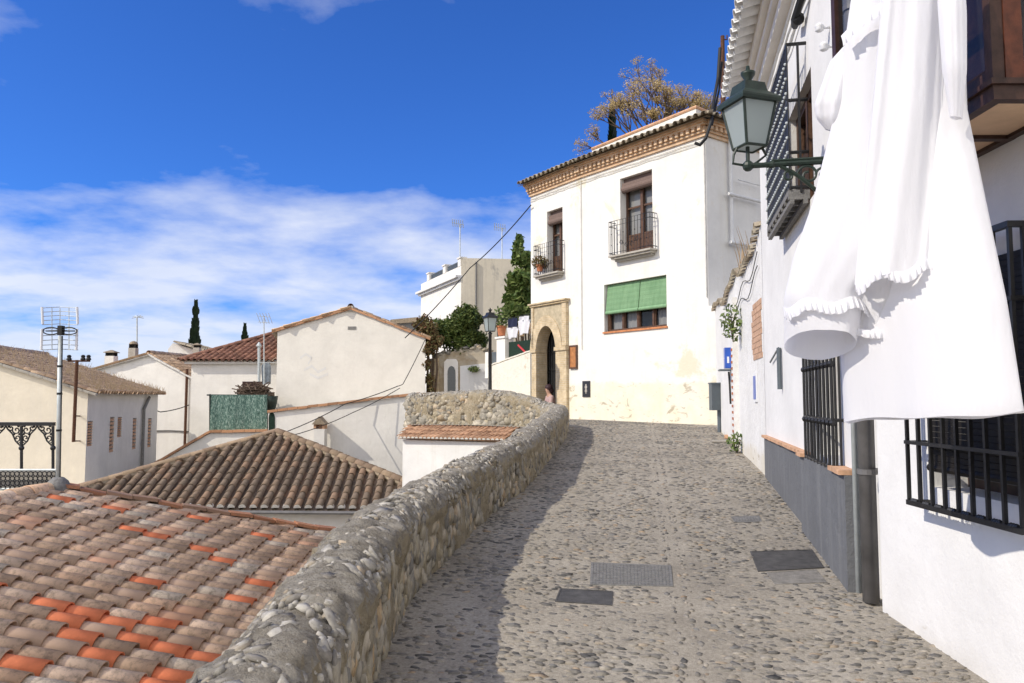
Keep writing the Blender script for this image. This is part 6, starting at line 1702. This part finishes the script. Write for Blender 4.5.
def brick_wall():
    a = at(488, 380, 28.6); w = W((a.x, a.y), (PA[0] - .02, PA[1] - .03)); T = thing('whitewashed_brick_wall', w.pt(w.L / 2, .9), 'rough whitewashed brick garden wall rising to the corner house behind the lamp post', 'wall')
    m = MB(); z1, z2 = w.hit(489, 367)[1], w.hit(530, 352)[1]
    m.add([w.pt(0, .6), w.pt(w.L, .6), w.pt(w.L, z2), w.pt(0, z1), w.pt(0, .6, -.4), w.pt(w.L, .6, -.4), w.pt(w.L, z2, -.4), w.pt(0, z1, -.4)], [(0, 1, 2, 3), (3, 2, 6, 7), (4, 0, 3, 7), (5, 4, 7, 6)]); part('wall', m, M['brick_wash'], T)
    c = MB(); n = 16
    for i in range(n): 
        p = w.pt(w.L * i / n, z1 + (z2 - z1) * i / n + .004 + random.uniform(0, .02), .02); c.obox(p, w.d * (w.L / n * .96) + V((0, 0, (z2 - z1) / n)), w.n * -.44, V((0, 0, .05)))
    part('coping', c, M['brick_wash'], T)
    for px0, px1, y in ((497.5, 506, 338), (486, 489, 352)):
        p = MB(); t0, _ = w.hit(px0, 350, -.1); t1, zz = w.hit(px1, y, -.1); w.box(p, t0, t1, z1 - .4, zz, -.42, -.06)
        if px0 > 490: w.box(p, t0 - .05, t1 + .05, zz + .001, zz + .07, -.47, -.01)
        part('pier', p, M['white'], T)
    nt = MB(); t0, zz = w.hit(507, 341, -.2); zz -= .05
    nt.add([w.pt(t0, z1 - .1, -.22), w.pt(w.L - .02, z2 - .1, -.22), w.pt(w.L - .02, zz, -.22), w.pt(t0, zz, -.22)], [(0, 1, 2, 3)]); nt.add([w.pt(t0, z1 - .1, -.24), w.pt(w.L - .02, z2 - .1, -.24), w.pt(w.L - .02, zz, -.24), w.pt(t0, zz, -.24)], [(3, 2, 1, 0)])
    part('shade_net', nt, M['net_dark'], T)
    g = MB(); t2, _ = w.hit(489.5, 350, -.2); t3, _ = w.hit(497, 350, -.2); g.add([w.pt(t2, z1 - .1, -.22), w.pt(t3, z1 - .1, -.22), w.pt(t3, zz - .3, -.22), w.pt(t2, zz - .3, -.22)], [(0, 1, 2, 3)]); part('gate', g, M['grey_metal'], T)
    s = MB(); p0 = w.pt(w.hit(516, 345, -.1)[0], w.hit(516, 345, -.1)[1], -.19); p1 = w.pt(w.hit(528, 357, -.1)[0], w.hit(528, 357, -.1)[1], -.19); s.tube([p0, p1], .035, 6); part('red_strap', s, M['red_strap'], T)
    return w, zz
M['red_strap'] = simple('red_strap', (.5, .04, .05), .7, .1)
GW, GZ = brick_wall()
def washing():
    w = GW; o = -.12
    ln = MB(); a, za = w.hit(498, 319, o); b = w.L - .02; ln.tube([w.pt(a, za, o), w.pt((a + b) / 2, za - .04, o), w.pt(b, za, o)], .012, 5)
    for t in (a,): ln.tube([w.pt(t, GZ - .1, o), w.pt(t, za, o)], .03, 6)
    T = thing('washing_line', w.pt(a, GZ, o), 'short washing line over the whitewashed brick wall', 'clothesline'); part('line', ln, M['cable'], T)
    def shirt(x0, x1, y0, y1, ysplit, m1, m2, label):
        (t0, z1), (t1, _) = w.hit(x0, y0, o), w.hit(x1, y0, o); z0 = w.hit(x0, y1, o)[1]; zs = w.hit(x0, ysplit, o)[1]; c = (t0 + t1) / 2; hw = (t1 - t0) / 2
        T = thing('hanging_shirt', w.pt(c, z0, o), label, 'shirt', 'shirts drying on the line')
        def piece(za_, zb_, k0, k1, mat, nm):
            m = MB(); n = 14; vs = []; fs = []
            for i in range(n + 1):
                u = -1 + 2 * i / n
                for j in range(6):
                    v = j / 5; k = k0 + (k1 - k0) * v; zz = za_ + (zb_ - za_) * v + (-.05 * u * u if v == 1 else 0); vs.append(w.pt(c + hw * u * k, zz, o + .04 * math.sin(u * 5 + v * 2)))
            for i in range(n):
                for j in range(5): q = i * 6 + j; fs.append((q, q + 1, q + 7, q + 6))
            m.add(vs, fs); m.add([V(v) - w.n * .02 for v in vs], [f[::-1] for f in fs]); part(nm, m, M[mat], T, smooth=True)
        piece(z1, zs, .75, 1.0, m1, 'upper'); piece(zs - .001, z0, 1.0, .85, m2, 'lower')
    shirt(508, 517.5, 319, 338, 328, 'navy', 'cloth', 'navy and white shirt drying on the short washing line')
    shirt(519, 529, 317, 334, 321, 'cloth', 'cloth', 'plain white shirt drying next to the navy one')
washing()
def pots():
    for px, py, o, lab in ((501.5, 338, -.24, 'terracotta pot with a leafy plant standing on the white pier'),):
        t, z = GW.hit(px, py, o); p = GW.pt(t, z + .08, o); T = thing('flower_pot', p, lab, 'flower pot')
        m = MB(); m.lathe([(.13, 0), (.17, .30), (.19, .30), (.19, .36)], p, 14); part('pot', m, M['pot'], T, smooth=False)
        m = MB(); leaves(m, p + V((0, 0, .65)), .36, 260, .07, 1.2); m.tube([p + V((0, 0, .3)), p + V((0, 0, .7))], .02, 5); part('plant', m, M['leaf_big'], T)
    t, z = MHL.hit(540, 272, .25); p = MHL.pt(t, z + .02, .25); T = thing('flower_pot', p, 'pot of reddish foliage at the end of the balcony above the arch', 'flower pot')
    m = MB(); m.lathe([(.09, 0), (.12, .17), (.135, .17), (.135, .21)], p, 12); part('pot', m, M['pot'], T)
    m = MB(); leaves(m, p + V((0, 0, .30)), .32, 320, .05, .7); part('plant', m, M['leaf_creeper'], T)
pots()

# ------------------------------------------------------------------ vegetation
def bush(name, lumps, Y, label, mat, size, per, cat='bush', trunk=None):
    c0 = at(lumps[0][0], lumps[0][1], Y); T = thing(name, V((c0.x, c0.y, .9 if trunk is None else trunk)), label, cat); m = MB(); s = MB()
    for px, py, rp, dy in lumps:
        c = at(px, py, Y + dy); R = rp * Y / 780
        for _ in range(7):
            d = V(RNG.normal(0, 1, 3)).normalized() * R * .62; leaves(m, c + d, R * .55, int(per * (rp / 10) ** 2 / 7), size, .95)
        leaves(m, c, R * .75, int(per * (rp / 10) ** 2 / 3), size)
        b = V((c0.x + (c.x - c0.x) * .4, c0.y, .9 if trunk is None else trunk)); s.tube([b, b.lerp(c, .6) + V((.1, 0, .1)), c], [.06, .045, .02], 6)
    part('leaf_mass', m, M[mat], T); part('stem', s, M['bark'], T)
bush('bush', [(460, 325, 21, 0), (444, 334, 17, -.2), (468, 318, 14, .1), (470, 336, 17, .1), (478, 344, 12, 0), (462, 345, 14, -.4), (440, 328, 10, .2), (476, 322, 9, .3)], 31.2, 'large dark green bush spilling over the crumbling garden wall', 'leaf_bush', .075, 420)
bush('creeper', [(431, 330, 12, 0), (428, 350, 8, -.3), (426, 365, 6, -.3), (429, 380, 6, -.3), (424, 322, 8, .2), (436, 342, 10, -.2), (432, 391, 5, -.3), (418, 326, 6, .3)], 30.2, 'reddish brown creeper hanging down beside the end of the blank gable', 'leaf_creeper', .07, 380, 'creeper')
bush('broadleaf_tree', [(521, 258, 11, 0), (520, 278, 14, -.2), (524, 298, 15, 0), (516, 312, 12, -.3), (528, 315, 13, .2), (519, 243, 7, .2), (512, 296, 9, 0), (533, 270, 14, .3), (534, 293, 12, .3)], 31.0, 'tall glossy broadleaf tree squeezed between the corner house and the roof terrace house', 'leaf_big', .16, 230, 'tree')
bush('dry_shrub', [(521, 332, 6, 0), (530, 328, 7, .1), (536, 333, 7, 0)], 29.5, 'dry twiggy shrub behind the drying shirts', 'leaf_dry', .05, 300, 'shrub')
def cypress(px, yt, yb, wp, Y, label):
    t, b = at(px, yt, Y), at(px, yb, Y); zb = -6.4; T = thing('cypress', V((t.x, Y, zb)), label, 'tree', 'cypresses on the skyline'); m = MB(); H = t.z - b.z + 3; R = wp / 2 * Y / 780
    for i in range(1500):
        k = random.random(); z = t.z - H * k; r = R * min(1, .12 + 1.1 * k ** .8) * math.sqrt(random.random()) * (1 + .8 * mnoise.noise(V((k * 14, px, 0))) + .5 * mnoise.noise(V((k * 5, px, 7)))); a = random.uniform(0, 6.283); p = V((t.x + r * math.cos(a), Y + r * math.sin(a), z)); s = .22
        d = V((math.cos(a) * .35, math.sin(a) * .35, 1)).normalized(); e = d.orthogonal().normalized(); m.quad(p - d * s, p + e * s * .4, p + d * s * 1.3, p - e * s * .4)
    part('crown', m, M['leaf_cyp'], T); s = MB(); s.tube([(t.x, Y, zb), (t.x, Y, t.z - .4)], [.35, .06], 7); part('trunk', s, M['bark'], T)
cypress(196, 302, 352, 12, 62, 'taller slim dark cypress rising over the red tiled roof')
cypress(191.5, 331, 352, 7, 63, 'short cypress tucked against the taller slim one')
cypress(245, 325, 345, 9, 74, 'small lone cypress tip above the red tiled roof')
cypress(612, 110, 150, 14, 37, 'dark cypress tip poking up behind the corner house roof')
def seed_tree():
    Y = 34; b = at(655, 140, Y); T = thing('bare_tree', V((b.x, Y, .9)), 'leafless tree with golden seed clusters rising behind the corner house roof', 'tree'); s = MB(); lv = MB(); u = Y / 780
    rd = random.Random(4)
    z0 = at(655, 175, Y).z
    s.tube([(b.x, Y, .9), (b.x + .2, Y, z0 * .6), (b.x, Y, z0)], [.28, .22, .18], 8)
    def grow(p, d, L, r, lev):
        q = p + d * L * .5 + V((rd.uniform(-.1, .1), rd.uniform(-.1, .1), 0)) * L; e = p + d * L + V((0, 0, .06 * L)); s.tube([p, q.lerp((p + e) / 2, .5), e], [r, r * .8, r * .62], 5 if lev > 1 else 6)
        if lev >= 4 or L < .35:
            if rd.random() < .95: leaves(lv, e, rd.uniform(.18, .34), 46, .045, .7)
            if rd.random() < .6: leaves(lv, p.lerp(e, .5) + V((0, 0, .08)), .15, 18, .04, .7)
            return
        for k in range(3 if lev < 3 else 4):
            ax = V((rd.gauss(0, 1), rd.gauss(0, 1), rd.gauss(0, .45))); nd = (d + ax.normalized() * rd.uniform(.45, .8) + V((0, 0, .10))).normalized(); grow(e, nd, L * rd.uniform(.62, .82), r * .6, lev + 1)
    for px, py in ((604, 120), (626, 102), (652, 90), (682, 86), (708, 104), (722, 116), (645, 112), (690, 108)):
        t = at(px, py, Y + rd.uniform(-.8, .8)); d = (t - V((b.x, Y, z0))); L = d.length; grow(V((b.x, Y, z0 - .2)), d.normalized(), L * .42, .085, 1)
    part('branches', s, M['bark'], T); part('seed_clusters', lv, M['leaf_tan'], T)
seed_tree()
for k, (px, py, lab) in enumerate(((474, 369, 'tuft of green weeds sprouting halfway up the crumbling garden wall'),)):
    weeds('wall_plant', at(px, py, 30.25), .24, 160, .05, lab, 'leaf_big', sq=.5)

# ------------------------------------------------------------------ cables and the roof pole
def roof_pole():
    b, t = at(723, 118, 20.6), at(722.5, 36, 20.6); b.z = ZT + .3; T = thing('roof_pole', b, 'thin rusty pole standing on the roof corner of the tall white house', 'pole')
    m = MB(); m.tube([b, t], [.075, .055], 8); part('pole', m, M['rust'], T)
    m = MB(); m.tube([t + V((-.02, 0, -.1)), t + V((.12, 0, -.1)), t + V((.12, 0, .02))], .02, 5); part('hook', m, M['rust'], T)
    c = MB(); c.tube([at(720, 48, 20.4), at(718, 78, 20.3), at(714, 100, 20.0), at(711, 122, 19.5), at(706, 138, 19.4), at(700, 145, 19.45), at(695, 143, 19.5)], .045, 6); c.tube([at(722, 62, 20.45), at(719, 90, 20.3), at(712, 125, 19.6)], .03, 6); part('drop_cable', c, M['cable'], T)
roof_pole()
def cable(pts, r, label, n=14):
    P = [at(*p) for p in pts]; out = []
    for a, b in zip(P, P[1:]):
        sag = (a - b).length * .02
        for k in range(n): q = a.lerp(b, k / n); q.z -= sag * 4 * (k / n) * (1 - k / n); out.append(q)
    m = MB(); m.tube(out + [P[-1]], r, 5); single('overhead_cable', m, M['cable'], label, 'cable')
cable([(531, 205, 26.0), (470, 268, 31), (405, 338, 29.2)], .020, 'black cable running from the corner house eaves down to the blank gable')
cable([(425, 340, 29.2), (403, 384, 29.0), (398, 386, 28.4)], .016, 'thin cable dropping down the edge of the blank gable')
cable([(398, 386, 28.4), (345, 404, 27.8), (283, 433, 26.0)], .016, 'upper of two wires slung past the tiny ventilation turret')
cable([(400, 388, 28.2), (352, 413, 27.6), (290, 436, 25.0)], .014, 'lower of two wires slung past the tiny ventilation turret')
cable([(142, 402, 31.6), (160, 412, 33), (189, 405, 35.4)], .022, 'cable looped between the cream house and the white gabled house')
